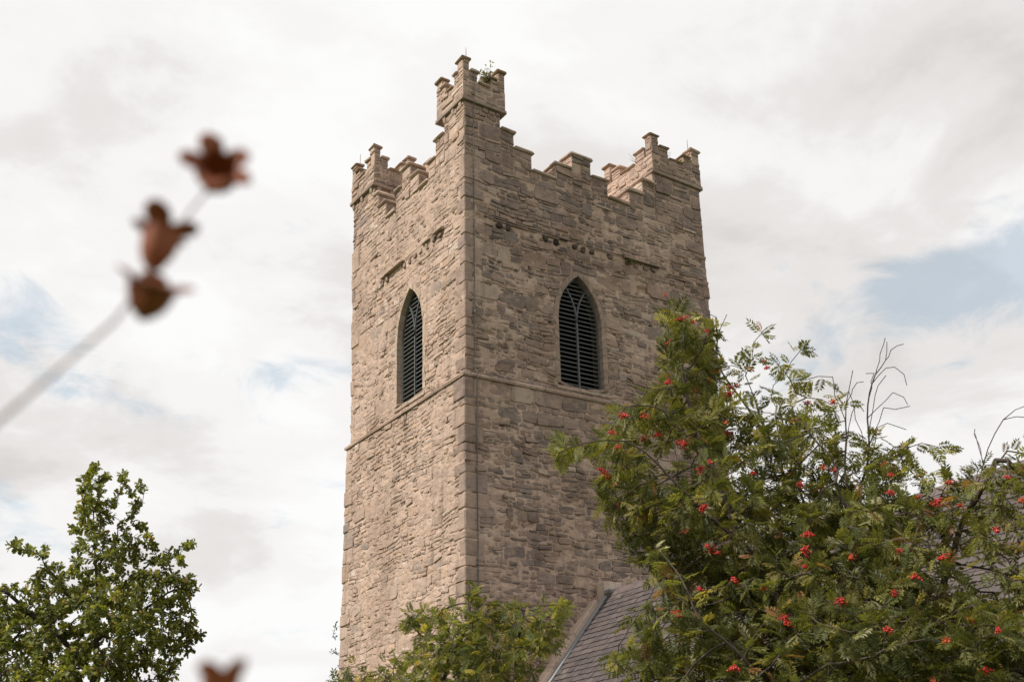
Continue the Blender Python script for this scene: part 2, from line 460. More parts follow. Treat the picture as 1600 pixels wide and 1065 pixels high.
def lattice(u, z, cell, seed):
    r = np.random.RandomState(seed); n = 160; G = r.uniform(-1, 1, (n, n))
    a, b = u/cell+11., z/cell+5.; i, j = np.floor(a).astype(int), np.floor(b).astype(int); f, g = a-i, b-j
    f, g = f*f*(3-2*f), g*g*(3-2*g); i %= n; j %= n; i1, j1 = (i+1) % n, (j+1) % n
    return (G[i, j]*(1-f)+G[i1, j]*f)*(1-g)+(G[i, j1]*(1-f)+G[i1, j1]*f)*g
def mortar_skin(frame, u0, u1, z0, z1, d0, win, seed, lift):
    """uneven bed of lime mortar the stones sit in: proud in places, raked out in others"""
    fr, flip = frame; st = .038
    us = np.linspace(u0, u1, int((u1-u0)/st)+1); zs = np.linspace(z0, z1, int((z1-z0)/st)+1)
    U, Z = np.meshgrid(us, zs); nz, nu = U.shape; u, z = U.ravel(), Z.ravel()
    d = d0+lift-.010+.012*lattice(u, z, .9, seed)+.012*lattice(u, z*1.8, .22, seed+1)+.009*lattice(u, z*2., .085, seed+2)
    pit = lattice(u, z*2.2, .17, seed+3); d -= .05*np.clip((pit-.62)/.2, 0, 1)
    if not flip:
        for pu, pz, pw, ph_ in PITS: d -= .06*((np.abs(u-pu) < pw*.5) & (np.abs(z-pz) < ph_*.5))
    V = fr(u, z, d)
    q = (np.arange(nz-1)[:, None]*nu+np.arange(nu-1)[None]).ravel(); q = np.stack([q, q+1, q+1+nu, q+nu], 1)
    if win is not None:
        bw = (win[0], win[1]+SUR*.55, win[2]-.08, win[3], win[4]+SUR*.6)
        cu, cz = u[q].mean(1), z[q].mean(1)
        ins = np.array([bw[2] < b < bw[4] and abs(a-bw[0]) < arch_half(b, bw) for a, b in zip(cu, cz)]); q = q[~ins]
    T = quads(q)
    return V, (T[:, ::-1] if flip else T)
core = MB()
for fr, wd, win in ((FY(0), WX, WIN_R), (FX(0), WY, WIN_L)):
    V, T = core_face(fr, (0, wd, ZS, 16.72), win, -.075); core.add(V, T)
core.add(box_v(WX-.02, WX, .075, WY-.075, ZS, 16.72), quads(BOXQ)); core.add(box_v(.075, WX-.021, WY-.02, WY, ZS, 16.72), quads(BOXQ))
core.add(box_v(.09, WX-.05, .09, WY-.05, 16.2, 16.3), quads(BOXQ))                       # tower roof deck
core.add(box_v(.01, WX+SO, .01, WY+SO, -.05, ZS+.05), quads(BOXQ))
o = part('wall_core', np.concatenate(core.V), np.concatenate(core.T), M['mortar'])
for k, (fr, wd, win, lift) in enumerate(((FY(0), WX, WIN_R, .005), (FX(0), WY, WIN_L, .011))):
    V, T = mortar_skin(fr, 0, wd, ZS+.02, 16.73, 0., win, 60+k*10, lift); part('mortar_bed', V, T, M['mortar'], smooth=True)
    V, T = mortar_skin(fr, -SO, wd+SO, 3.6, ZS+.03, SO, None, 65+k*10, lift); part('mortar_bed', V, T, M['mortar'], smooth=True)

# corner quoins: each a block wrapped round the corner
QH = []
z = 3.5
while z < 16.3:
    h = RS.uniform(.15, .46)
    if z < ZS < z+h+.12: h = ZS-z
    if z+h > 16.25: h = 16.72-z
    lng = (len(QH)+(RS.rand() < .25)) % 2; QH.append((z, z+h, RS.uniform(.28, .5) if lng else RS.uniform(.15, .22), RS.uniform(.15, .24) if lng else RS.uniform(.25, .48))); z += h
def q_edge(i):
    def e(z):
        for a, b, x, y in QH:
            if a <= z < b: return (x, y)[i]-.03
        return .1
    return e
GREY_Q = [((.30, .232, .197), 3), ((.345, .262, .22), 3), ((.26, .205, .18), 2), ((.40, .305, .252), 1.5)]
QUOINS = []
for k, (a, b, x, y) in enumerate(QH):
    d = (SO if b <= ZS+.01 else 0)+RS.uniform(.006, .022)
    V, T = rough_block(-d, x, -d, y, a+.004, b-.004, .02, .011)
    QUOINS.append((V, T, pick(GREY_Q)))
for k, (a, b, x, y) in enumerate(QH):           # the two far corners on the skyline
    s = SO if b <= ZS+.01 else 0
    d = s+RS.uniform(.0, .035)
    V, T = rough_block(-d+.004, y*.8, WY-x, WY+d, a+.004, b-.004, .02, .012)
    QUOINS.append((V, T, pick(PAL_SUNLIT)))
    d = s+RS.uniform(.0, .035)
    V, T = rough_block(WX-y, WX+d, -d+.004, .5, a+.004, b-.004, .02, .012)
    QUOINS.append((V, T, pick(PAL_SHADED)))
for V, T, c in QUOINS: part('quoin_stone', V, T, M['stone'], None, c)

# lost stones: dark sockets in the shaded face
def pitted(f):
    def hole(poly):
        if f is not None:
            poly = f(poly)
            if poly is None: return None
        c = poly.mean(0)
        for u, z, w, h in PITS:
            if abs(c[0]-u) < w*.62 and abs(c[1]-z) < h*.85: return None
        return poly
    return hole
hR, hL = pitted(make_hole(WIN_R)), make_hole(WIN_L); hP = pitted(None)
e0, e1 = q_edge(0), q_edge(1)
rubble(FY(0), 0, WX-.1, ZS+.10, 15.02, PAL_SHADED, 0, .115, hR, e0, flat=.66)
rubble(FY(0), 0, WX-.1, 15.30, 16.72, PAL_SHADED, 0, .135, hP, e0, flat=.72)
rubble(FY(0), 0, WX-.1, 4.6, ZS-.01, PAL_SHADED, SO, .12, hP, e0, flat=.72)
rubble(FX(0), 0, WY-.12, ZS+.10, 15.02, PAL_SUNLIT, 0, .105, hL, e1, flat=.5)
rubble(FX(0), 0, WY-.12, 15.30, 16.85, PAL_SUNLIT, 0, .11, None, e1, flat=.5)
rubble(FX(0), 0, WY-.12, 4.2, ZS-.01, PAL_SUNLIT, SO, .11, None, e1, flat=.5)

# old roof-line course: short dark stubs under thin broken ledge slabs
def stub_row(frame, u0, u1, pal, edge, step, face_w, dark, keep, ledge):
    fr, flip = frame
    rubble(frame, edge, u0-.1, 15.02, 15.30, pal, 0, .13)
    rubble(frame, u1+.12, face_w-.12, 15.02, 15.30, pal, 0, .13)
    u = u0
    while u < u1:
        w = RS.uniform(.10, .15)
        if RS.rand() < keep:
            zt = 15.17+RS.uniform(-.02, .02); h = RS.uniform(.11, .15)
            poly = cut_corners(u, u+w, zt-h, zt-h, zt, zt)
            add_stone(poly, frame, 0, RS.uniform(.03, .06), RS.uniform(.03, .06), np.array(dark)*RS.uniform(.5, 1.3))
        g = step-w
        poly = cut_corners(u+w+.01, u+step-.01, 15.03, 15.03, 15.13+RS.uniform(-.03, .02), 15.13+RS.uniform(-.03, .02))
        add_stone(poly, frame, -.01, .005, .0, pick(pal)*.9)
        u += step*RS.uniform(.9, 1.1)
    u = u0-.1
    while u < u1+.1:
        w = RS.uniform(.2, .6)
        if u+w > u1+.12: w = u1+.13-u
        poly = cut_corners(u+.005, u+w-.005, 15.195, 15.195, 15.245, 15.245)
        pr_ = RS.uniform(.06, .11) if RS.rand() < ledge else RS.uniform(.004, .02); add_stone(poly, frame, 0, pr_, pr_-.01, pick(pal)*.85)
        poly = cut_corners(u+.005, u+w-.005, 15.255, 15.255, 15.30, 15.30)
        add_stone(poly, frame, 0, .02, .0, pick(pal))
        u += w
stub_row(FY(0), .85, 5.6, PAL_SHADED, .5, .26, WX, (.07, .056, .047), .72, .3)
stub_row(FX(0), 1.05, 4.1, PAL_SUNLIT, .55, .30, WY, (.24, .185, .15), .8, .8)

# string course in lengths
def string_course(frame, u0, u1):
    fr, flip = frame
    u = u0
    while u < u1-.05:
        w = RS.uniform(.7, 1.3)
        if u+w > u1-.35: w = u1-u
        a, b = u+.003, u+w-.003
        j = RS.uniform(-.006, .006, 4)
        prof = [(-.05, ZS-.002), (SO+.042+j[0], ZS-.004), (SO+.055+j[1], ZS+.045), (SO+.03+j[2], ZS+.075), (.012, ZS+.125+j[3]), (-.05, ZS+.125)]
        V = np.array([fr(np.array(uu), np.array(zz), np.array(d)) for uu in (a, b) for d, zz in prof])
        n = len(prof); q = [(i, (i+1) % n, n+(i+1) % n, n+i) for i in range(n)]
        T = np.concatenate([quads(q), [(0, i+1, i) for i in range(1, n-1)], [(n, n+i, n+i+1) for i in range(1, n-1)]])
        if not flip: T = T[:, ::-1]
        part('string_course_stone', V, T, M['quoin'], None, pick([((.46, .352, .29), 1), ((.42, .322, .268), 1)]))
        u += w
string_course(FY(0), -SO-.05, WX+SO+.05)
string_course(FX(0), -SO-.046, WY+SO+.06)

# ------------------------------------------------------------------ louvred lancet windows
def lancet(frame, win, pal, label):
    fr, flip = frame
    c, hw, s, sp, ap = win
    fix = lambda T: np.asarray(T)[:, ::-1] if flip else np.asarray(T)
    # dressed jamb stones and voussoirs, running back into the reveal
    inn = arch_pts(win, 0, 9); outp = arch_pts(win, SUR, 9)
    def resample(P, ts):
        seg = np.hypot(*np.diff(P, axis=0).T); L = np.concatenate([[0], np.cumsum(seg)]); L /= L[-1]
        return np.stack([np.interp(ts, L, P[:, 0]), np.interp(ts, L, P[:, 1])], 1)
    ts = np.linspace(0, 1, 35)
    k = np.argmin(abs(ts-.5)); ts[k] = .5
    A, B = resample(inn, ts), resample(outp, ts)
    for i in range(len(ts)-1):
        zt = 11 if False else 0
        ext = RS.uniform(.75, 1.25) if max(A[i, 1], A[i+1, 1]) < sp else 1.
        a0, a1 = A[i], A[i+1]; b0, b1 = A[i]+(B[i]-A[i])*ext, A[i+1]+(B[i+1]-A[i+1])*ext
        g = .004
        mid = (a0+a1+b0+b1)/4; pts = [p+(mid-p)*g/max(.03, np.hypot(*(mid-p))) for p in (a0, a1, b1, b0)]
        d1 = RS.uniform(.002, .014)
        V = np.array([fr(np.array(p[0]), np.array(p[1]), np.array(d)) for d in (-.42, d1) for p in pts])
        T = quads([(0, 3, 2, 1), (4, 5, 6, 7), (0, 1, 5, 4), (1, 2, 6, 5), (2, 3, 7, 6), (3, 0, 4, 7)])
        T = fix(T)[:, ::-1]
        part('jamb_stone' if max(a0[1], a1[1]) < sp else 'voussoir', V, T, M['stone'], None, pick(pal))
    # sill
    V = []
    for d, zz in ((-.42, s-.005), (-.42, s-.13), (.03, s-.13), (.03, s-.06), (-.2, s+.0)):
        V.append((d, zz))
    u0, u1 = c-hw-SUR*.9, c+hw+SUR*.9
    VV = np.array([fr(np.array(u), np.array(z_), np.array(d)) for u in (u0, u1) for d, z_ in V]); n = 5
    q = [(i, (i+1) % n, n+(i+1) % n, n+i) for i in range(n)]
    T = np.concatenate([quads(q), [(0, i+1, i) for i in range(1, n-1)], [(n, n+i, n+i+1) for i in range(1, n-1)]])
    part('window_sill', VV, fix(T), M['quoin'], None, (.43, .345, .285))
    # frame (the louvre part), mullion, tracery, slats
    DF = -.13                                      # outer plane of the frame
    def bar(P, w, d0, d1, closed=False):
        P = np.asarray(P, float); n = len(P)
        D = np.gradient(P, axis=0); D /= np.linalg.norm(D, axis=1)[:, None]+1e-9
        Nn = np.stack([-D[:, 1], D[:, 0]], 1)*w/2
        V = []
        for p, q_ in zip(P, Nn):
            for (uu, zz), d in (((p+q_), d0), ((p-q_), d0), ((p-q_), d1), ((p+q_), d1)):
                V.append(fr(np.array(uu), np.array(zz), np.array(d)))
        q = []
        for i in range(n-1):
            for j in range(4): q.append((i*4+j, i*4+(j+1) % 4, i*4+4+(j+1) % 4, i*4+4+j))
        q += [(3, 2, 1, 0), (n*4-4, n*4-3, n*4-2, n*4-1)]
        return np.array(V), fix(quads(q))
    fin = (c, hw-.02, s+.02, sp, ap-.03)
    P = arch_pts(fin, 0, 14); P = np.concatenate([[(c, s+.02)], P, [(c, s+.02)]])
    V, T = bar(P, .05, DF, DF-.07)
    lw = part('louvre_window', V, T, M['louvre'])
    lw['label'] = label
    V, T = bar([(c, s), (c, s+.9), (c, sp+.0)], .042, DF+.006, DF-.05); part('mullion', V, T, M['louvre'], lw)
    H = ap-sp; r = (H*H+hw*hw)/(2*hw)
    for sg in (-1, 1):                             # Y tracery: arcs with the curve of the arch itself
        pts = []
        for t in np.linspace(0, 1, 12):
            zz = sp-.02+t*(H*.82); off = (r-hw)+hw-(r-math.sqrt(max(0, r*r-(zz-sp)**2)))
            uu = c+sg*(r-math.sqrt(max(0, r*r-max(0, zz-sp)**2)))
            if abs(uu-c) > arch_half(zz, fin)-.01: break
            pts.append((uu, zz))
        V, T = bar(pts, .034, DF+.008, DF-.045); part('tracery_bar', V, T, M['louvre'], lw)
    zz = s+.075
    while zz < ap-.1:
        q_ = arch_half(zz+.03, fin)-.012
        if q_ > .05:
            V = []
            for u in (c-q_, c+q_):
                for d, dz in ((DF-.012, 0.), (DF-.012, .024), (DF-.02, .027), (DF-.115, .058), (DF-.115, .05), (DF-.022, .0)):
                    V.append(fr(np.array(u), np.array(zz+dz+RS.uniform(-.001, .001)), np.array(d)))
            n = 6; q = [(i, (i+1) % n, n+(i+1) % n, n+i) for i in range(n)]
            T = np.concatenate([quads(q), [(0, i+1, i) for i in range(1, n-1)], [(n, n+i, n+i+1) for i in range(1, n-1)]])
            part('louvre_slat', np.array(V), fix(T)[:, ::-1] if False else fix(T), M['louvre'], lw)
        zz += .1075
    # black shell added behind the slats, darkness of the interior put into its colour
    P = arch_pts((c, hw+.1, s-.05, sp, ap+.1), 0, 10)
    n = len(P)
    V = np.concatenate([fr(P[:, 0], P[:, 1], np.full(n, -.425)), fr(P[:, 0], P[:, 1], np.full(n, -.9)), fr(np.array([c]), np.array([sp]), np.array([-.9]))])
    T = np.concatenate([quads([(i, (i+1) % n, n+(i+1) % n, n+i) for i in range(n)]), [(n+i, n+(i+1) % n, 2*n) for i in range(n)]])
    part('interior_shade_shell', V, T, M['dark'], lw)
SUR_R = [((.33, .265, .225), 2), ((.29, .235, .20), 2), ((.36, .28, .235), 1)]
SUR_L = [((.45, .365, .295), 2), ((.41, .335, .27), 2), ((.47, .365, .28), 1)]  # paler than the shaded window's surround, sunlight put into the colour
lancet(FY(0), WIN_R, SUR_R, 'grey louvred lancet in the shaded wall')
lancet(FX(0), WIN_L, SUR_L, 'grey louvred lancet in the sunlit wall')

# ------------------------------------------------------------------ parapets, copings and turrets
CAPC = [((.50, .395, .33), 3), ((.46, .355, .295), 2), ((.54, .435, .37), 2), ((.42, .305, .235), 1)]
CAPB = [((.30, .215, .145), 2), ((.36, .27, .19), 2), ((.40, .32, .24), 1)]
class _B:
    def add(s, V, T):
        lo, hi = V.min(0), V.max(0); lo = lo+np.array([.004, .004, 0]); hi = hi-np.array([.004, .004, 0])
        if lo[2] < 16.6: lo[2] = 16.60+RS.uniform(0, .01)
        part('parapet_block', box_v(lo[0], hi[0], lo[1], hi[1], lo[2], hi[2]), quads(BOXQ), M['mortar'])
blocks = _B()
def cap(x0, x1, y0, y1, z, over=(.05, .05, .05, .05), t=.085, pal=CAPC, parent=None):
    """coping slab whose top is at z; over = overhang at x0, x1, y0, y1"""
    V, T = rough_block(x0-over[0], x1+over[1], y0-over[2], y1+over[3], z-t+RS.uniform(-.012, .01), z+RS.uniform(-.012, .008), .022, .013)
    part('coping_stone', V, T, M['cap'], parent, pick(pal))
TH = .42                                         # parapet thickness
CR, ST, TA = 16.87, 17.36, 17.80                 # tops of the crenel, step and tall copings
def parapet(axis, u_pts, at, inner, front=True, caps=True, fr_sides=True, pal=PAL_SHADED, hm=.17):
    """u_pts: list of (u0, u1, top). axis 'x' runs along x at y=at..inner, axis 'y' along y"""
    lo, hi = min(at, inner), max(at, inner)
    for u0, u1, top in u_pts:
        zt = top-.085
        e = .0
        if axis == 'x':
            blocks.add(box_v(u0, u1, lo, hi, 16.3, zt), quads(BOXQ))
        else:
            blocks.add(box_v(lo, hi, u0, u1, 16.3, zt), quads(BOXQ))
    for i, (u0, u1, top) in enumerate(u_pts):
        left_up = i == 0 or u_pts[i-1][2] > top; right_up = i == len(u_pts)-1 or u_pts[i+1][2] > top
        ol = -.01 if left_up else .055; orr = -.01 if right_up else .055
        if axis == 'x': cap(u0, u1, lo, hi, top, (ol, orr, .06, .05))
        else: cap(lo, hi, u0, u1, top, (.06, .05, ol, orr))
        zb = 16.72 if axis == 'x' else 16.85
        if front and top-.09 > zb+.05:
            f = FY(lo) if axis == 'x' else FX(lo)
            rubble(f, u0+.004, u1-.004, zb, top-.088, pal, .002, hm, flat=.7)
        if front and fr_sides and not left_up:       # end face turned to the camera side
            zl = u_pts[i-1][2]
            f = FX(u0) if axis == 'x' else FY(u0)
            rubble(f, lo+.02, hi-.02, zl-.02, top-.088, PAL_SUNLIT if axis == 'x' else PAL_SHADED, .002, .2, flat=.4)
# right-hand (shaded) parapet, y = 0
parapet('x', [(.98, 1.35, 17.80), (1.35, 1.84, 17.40), (1.84, 2.52, 16.95), (2.52, 3.0, 17.38), (3.0, 3.56, 17.84), (3.56, 4.05, 17.40), (4.05, 4.70, 16.95), (4.70, 5.14, 17.40), (5.14, 5.52, 17.84)], 0, TH, pal=PAL_SHADED)
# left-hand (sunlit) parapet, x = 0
parapet('y', [(.94, 1.36, 17.82), (1.36, 1.70, 17.38), (1.70, 2.22, 16.92), (2.22, 2.66, 17.42), (2.66, 3.10, 17.86), (3.10, 3.42, 17.43), (3.42, 3.98, 16.94), (3.98, 4.42, 17.45), (4.42, 4.68, 17.92)], 0, TH, pal=PAL_SUNLIT)
# the two far parapets
parapet('x', [(1.2, 2.0, 17.40), (2.0, 2.7, 16.95), (2.7, 3.9, 17.6), (3.9, 4.6, 16.95), (4.6, 5.5, 17.4)], WY-TH, WY, front=False)
parapet('y', [(2.0, 2.5, 17.40), (2.5, 3.0, 16.95), (3.0, 3.7, 17.6), (3.7, 4.3, 16.95), (4.3, 4.6, 17.4)], WX-TH, WX, front=False)
cap(.42, .80, 2.36, 2.7, 17.98, t=.07)           # loose slab bedded on the back of the middle merlon
blocks.add(box_v(.40, .74, 2.38, 2.66, 16.3, 17.91), quads(BOXQ))

def turret(x0, x1, y0, y1, band, top, shaft, faces, label, over_in, corbels):
    """corner turret: shaft, corbelled upper stage, stepped battlements"""
    sx0, sx1, sy0, sy1 = shaft
    mb = MB()
    mb.add(box_v(sx0+.004, sx1-.004, sy0+.004, sy1-.004, 16.3, band+.02), quads(BOXQ))
    wt = .26
    zc = top-.55                                  # crenel
    mb.add(box_v(x0, x1, y0, y1, band, zc-.06), quads(BOXQ))
    V = np.concatenate(mb.V); T = np.concatenate(mb.T)
    tu = part('turret', V, T, M['mortar'])
    tu['label'] = label
    # moulded band
    for (a0, a1, b0, b1) in ((x0-.03, x1+.03, y0-.03, y1+.03),):
        V, T = rough_block(a0, a1, b0, b1, band-.07, band+.03, .012, .006); part('turret_band', V, T, M['quoin'], tu, pick(SUR_R)*1.05)
    # battlement: every side tall - step - crenel - step - tall
    def side(axis, f0, f1, fixed0, fixed1, skip_first):
        L = f1-f0; cuts = [0, .15, .34, .66, .84, 1]; tops = [top, top-.27, zc, top-.27, top]
        for i in range(5):
            if skip_first and i in (0, 4): continue
            a, b = f0+L*cuts[i], f0+L*cuts[i+1]; tp = tops[i]
            if i in (0, 4):
                if axis == 'x': bx = (a, b, fixed0, fixed1)
            if axis == 'x': bx = (a, b, fixed0, fixed1)
            else: bx = (fixed0, fixed1, a, b)
            blocks.add(box_v(bx[0]+.003, bx[1]-.003, bx[2]+.003, bx[3]-.003, zc-.07, tp-.08), quads(BOXQ))
            al = 0.045 if tops[i-1] < tp or i == 0 else -.02
            ar = 0.045 if i == 4 or tops[i+1] < tp else -.02
            ov = (al, ar, .05, .05) if axis == 'x' else (.05, .05, al, ar)
            cap(*bx, tp, ov, .08, CAPB if RS.rand() < .55 else CAPC, tu)
            yield (axis, a, b, tp)
    segs = []
    segs += [('f', s) for s in side('x', x0, x1, y0, y0+wt, False)]
    segs += [('b', s) for s in side('x', x0, x1, y1-wt, y1, False)]
    segs += [('l', s) for s in side('y', y0, y1, x0, x0+wt, True)]
    segs += [('r', s) for s in side('y', y0, y1, x1-wt, x1, True)]
    for w, (axis, a, b, tp) in segs:
        if w == 'f' and tp > zc+.02: rubble(FY(y0), a+.004, b-.004, zc-.05, tp-.082, PAL_SHADED, .002, .15, flat=.6)
        if w == 'l' and tp > zc+.02: rubble(FX(x0), a+.004, b-.004, zc-.05, tp-.082, PAL_SUNLIT, .002, .15, flat=.6)
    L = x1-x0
    rubble(FX(x0), y0+.004, y0+wt-.004, zc-.05, top-.082, PAL_SUNLIT, .002, .15, flat=.6)
    rubble(FX(x0), y1-wt+.004, y1-.004, zc-.05, top-.082, PAL_SUNLIT, .002, .15, flat=.6)
    # crenel cheeks turned to the sun
    for fx in (.84,): 
        rubble(FX(x0+L*.66), y0+.03, y0+wt-.03, zc-.05, top-.27-.082, PAL_SUNLIT, .002, .15, flat=.4)
        rubble(FX(x0+L*fx), y0+.03, y0+wt-.03, top-.29, top-.082, PAL_SUNLIT, .002, .15, flat=.4)
    rubble(FY(y0), x0+.004, x1-.004, band+.03, zc-.055, PAL_SHADED, .002, .15, flat=.8)
    rubble(FX(x0), y0+.004, y1-.004, band+.03, zc-.055, PAL_SUNLIT, .002, .15, flat=.8)
    # shaft facing
    if 'f' in faces: rubble(FY(sy0), sx0+.004, sx1-.004, 16.72, band-.07, PAL_SHADED, .002, .17)
    if 'l' in faces: rubble(FX(sx0), sy0+.004, sy1-.004, 16.85 if sx0 < .1 else 16.95, band-.07, PAL_SUNLIT, .002, .17, flat=.8)
    if 'i' in faces: rubble(FY(sy0), sx0+TH+.05, sx1-.004, 16.95, band-.07, PAL_SHADED, .002, .17)
    for (cx, cy, ax) in corbels:                   # rounded corbels carrying the band on the sunny side
        prof = [(-.02, 0), (.055, 0), (.055, -.05), (.04, -.12), (.0, -.18), (-.02, -.18)]
        w = .055
        V = []
        for sgn in (-1, 1):
            for d, dz in prof:
                V.append((cx-d, cy+sgn*w, band-.07+dz) if ax == 'x' else (cx+sgn*w, cy-d, band-.07+dz))
        n = len(prof); q = [(i, (i+1) % n, n+(i+1) % n, n+i) for i in range(n)]
        T = np.concatenate([quads(q), [(0, i+1, i) for i in range(1, n-1)], [(n, n+i, n+i+1) for i in range(1, n-1)]])
        part('corbel', np.array(V), T if ax == 'x' else T[:, ::-1], M['quoin'], tu, pick(SUR_L))
    return tu
turret(-.05, 1.10, -.05, 1.22, 18.20, 19.33, (0, .98, 0, .93), 'fl', 'near corner turret, highest in the picture', .2,
       [(0, .12, 'x'), (0, .46, 'x'), (0, .86, 'x')])
turret(5.50, 7.07, -.04, 2.0, 18.17, 19.28, (5.53, 7.02, 0, 1.95), 'fl', 'turret at the right end of the shaded wall', .0, [])
turret(-.05, 1.15, 4.62, 5.97, 18.25, 19.42, (0, 1.1, 4.68, 5.9), 'fli', 'turret at the far end of the sunlit wall', .0,
       [(0, 4.80, 'x'), (0, 5.35, 'x'), (0, 5.85, 'x'), (.12, 4.68, 'y'), (.5, 4.68, 'y'), (.9, 4.68, 'y')])
turret(5.50, 7.07, 4.6, 5.95, 18.2, 19.3, (5.53, 7.02, 4.65, 5.9), '', 'far turret hidden behind the tower', .0, [])

# all facing stones: the 300 largest singly, the rest as one piece
STONES.sort(key=lambda s: -s[0])
vis = [s for s in STONES if s[1][:, 2].mean() > 5.2]
single = vis[:300]; ids = set(id(s) for s in single)
for a, V, T, c in single: part('stone', V, T, M['stone'], None, c)
mb = MB()
for s in STONES:
    if id(s) not in ids: mb.add(tw(s[1]), s[2], s[3])
o = link('rubble_stonework', mb.mesh('rubble_stonework'), tower, M['stone']); o['kind'] = 'stuff'
print('stones', len(STONES), 'tris', sum(len(s[2]) for s in STONES))

# lightning rods and down conductor
def rod(x, y, z, h):
    V, T = tube_tris([(x, y, z-.1), (x, y, z+h*.5), (x, y, z+h)], [.009, .008, .005], 6); part('lightning_rod', V, T, M['rod'])
rod(.10, .06, 19.33, .36); rod(.1, 5.82, 19.42, .38); rod(6.85, .1, 19.28, .34)
pts = [(.24, -.09, 19.0), (.235, -.095, 18.3), (.235, -.12, 18.16), (.225, -.05, 18.0), (.22, -.045, 16.5), (.215, -.046, 14.), (.215, -.05, 12.), (.213, -.05, 11.45), (.212, -.145, 11.36), (.212, -.145, 11.22), (.205, -.13, 11.1), (.2, -.115, 9.), (.2, -.115, 5.), (.2, -.115, .3)]
V, T = tube_tris(pts, .011, 6); part('conductor_cable', V, T, M['cable'])
for zc_ in np.arange(6, 18, 1.13):
    d = .07 if zc_ > ZS else .14
    part('cable_clip', *rough_block(.205, .235, -d, -d+.05, zc_, zc_+.03, .004, .001), M['lead'])

# ------------------------------------------------------------------ nave with slated roof
nave = tag(empty('church_nave', (3.2, -8., 0)), 'church nave with steep purple-grey slate roof and pale gable coping', 'church')
def npart(name, V, T, mat, parent=None, c=(1, 1, 1)): return part(name, V, T, mat, parent or nave, c, warp=False)
RX, RZ = 3.2, 6.87
SL = np.array([-.629, 0, -.777]); SN = np.array([-.777, 0, .629])
YE = -17.5; SLOPE_L = 5.6
foot = np.array([RX, 0, RZ])+SL*SLOPE_L
# body: gable prism under the slates plus walls
y0, y1 = YE, -.14
ex = RX-foot[0]
V = []
for y in (y1, y0):
    V += [(RX-ex+.35, y, 0), (RX-ex+.35, y, foot[2]+.4), (RX, y, RZ-.06), (RX+ex-.35, y, foot[2]+.4), (RX+ex-.35, y, 0)]
T = np.concatenate([quads([(0, 1, 6, 5), (1, 2, 7, 6), (2, 3, 8, 7), (3, 4, 9, 8)]), [(0, 2, 1), (0, 3, 2), (0, 4, 3), (5, 6, 7), (5, 7, 8), (5, 8, 9)]])
npart('wall', np.array(V), T, M['mortar'])
# roof deck on both slopes
RSL = np.array([.629, 0, -.777]); RSN = np.array([.777, 0, .629])
def slope_box(s0, s1, ya, yb, t0, t1, side=1):
    d, n_ = (SL, SN) if side == 1 else (RSL, RSN)
    o_ = np.array([RX, 0, RZ]); P = []
    for t in (t0, t1):
        for s, y in ((s0, ya), (s1, ya), (s1, yb), (s0, yb)): P.append(o_+d*s+n_*t+np.array([0, y, 0]))
    return np.array(P), quads(BOXQ)
npart('roof_deck', *slope_box(0, SLOPE_L, YE, -.15, -.06, -.012), M['dark'])
npart('far_roof_slope', *slope_box(0, SLOPE_L, YE, -.15, -.04, .012, 2), M['slate'], None, (.1, .08, .08))
# slates
SLC = [((.084, .070, .069), 4), ((.092, .077, .075), 3), ((.077, .066, .066), 2), ((.098, .084, .081), 1), ((.16, .14, .135), .05)]
EXP, SW = .15, .215
variants = []
def slate_mesh(k):
    w = SW*.5-.0016; L = .30; t = .017
    j = lambda s: RS.uniform(-s, s)
    out_ = [(-w, 0), (w, 0), (w+j(.002), L-.02-abs(j(.01))), (w-.012-abs(j(.02)), L+j(.004)), (-w+.012+abs(j(.02)), L+j(.004)), (-w+j(.002), L-.02-abs(j(.01)))]
    n = 6
    V = [(x, -y, 0) for x, y in out_]+[(x, -y, t) for x, y in out_]
    T = np.concatenate([quads([((i+1) % n, i, n+i, n+(i+1) % n) for i in range(n)]), [(0, i, i+1) for i in range(1, n-1)], [(n, n+i+1, n+i) for i in range(1, n-1)]])
    return np.array(V), T[:, ::-1] if False else T
SV = [slate_mesh(k) for k in range(5)]
B = np.stack([np.array([0, -1., 0]), -SL, SN], 1)         # local x along the ridge, y up the slope, z out
if np.linalg.det(B) < 0: B[:, 0] *= -1
slates = []
rows = int(SLOPE_L/EXP)
for r in range(rows):
    nrow = int((-.50-YE)/SW)
    for k in range(nrow):
        y = -.50-(k+.5*(r % 2))*SW+RS.uniform(-.004, .004)
        if y < YE: continue
        s = r*EXP-.12+RS.uniform(-.006, .006)
        tilt = -.10-RS.uniform(-.008, .02)
        Rm = B@np.array([[1, 0, 0], [0, math.cos(tilt), -math.sin(tilt)], [0, math.sin(tilt), math.cos(tilt)]])
        a = RS.uniform(-.012, .012) if RS.rand() > .02 else RS.uniform(-.12, .12); Rz = np.array([[math.cos(a), -math.sin(a), 0], [math.sin(a), math.cos(a), 0], [0, 0, 1]])
        Rm = Rm@Rz
        pos = np.array([RX, y, RZ])+SL*max(s, -.02)+SN*.012
        slates.append((r, pos, Rm, RS.randint(5), pick(SLC)))
centre = np.array([q[1] for q in slates]); px, py = project(centre)
score = np.full(len(slates), 1e9)
inA = (px > 830) & (px < 1110) & (py < 1085); inB = (px > 1360) & (px < 1610) & (py < 1000) & (py > 700)
score[inA] = np.abs(px[inA]-930)*.2+np.abs(py[inA]-960)*.1; score[inB] = 20+np.abs(py[inB]-790)*.4
best = set(np.argsort(score)[:300].tolist())
vm = {}
mb = MB()
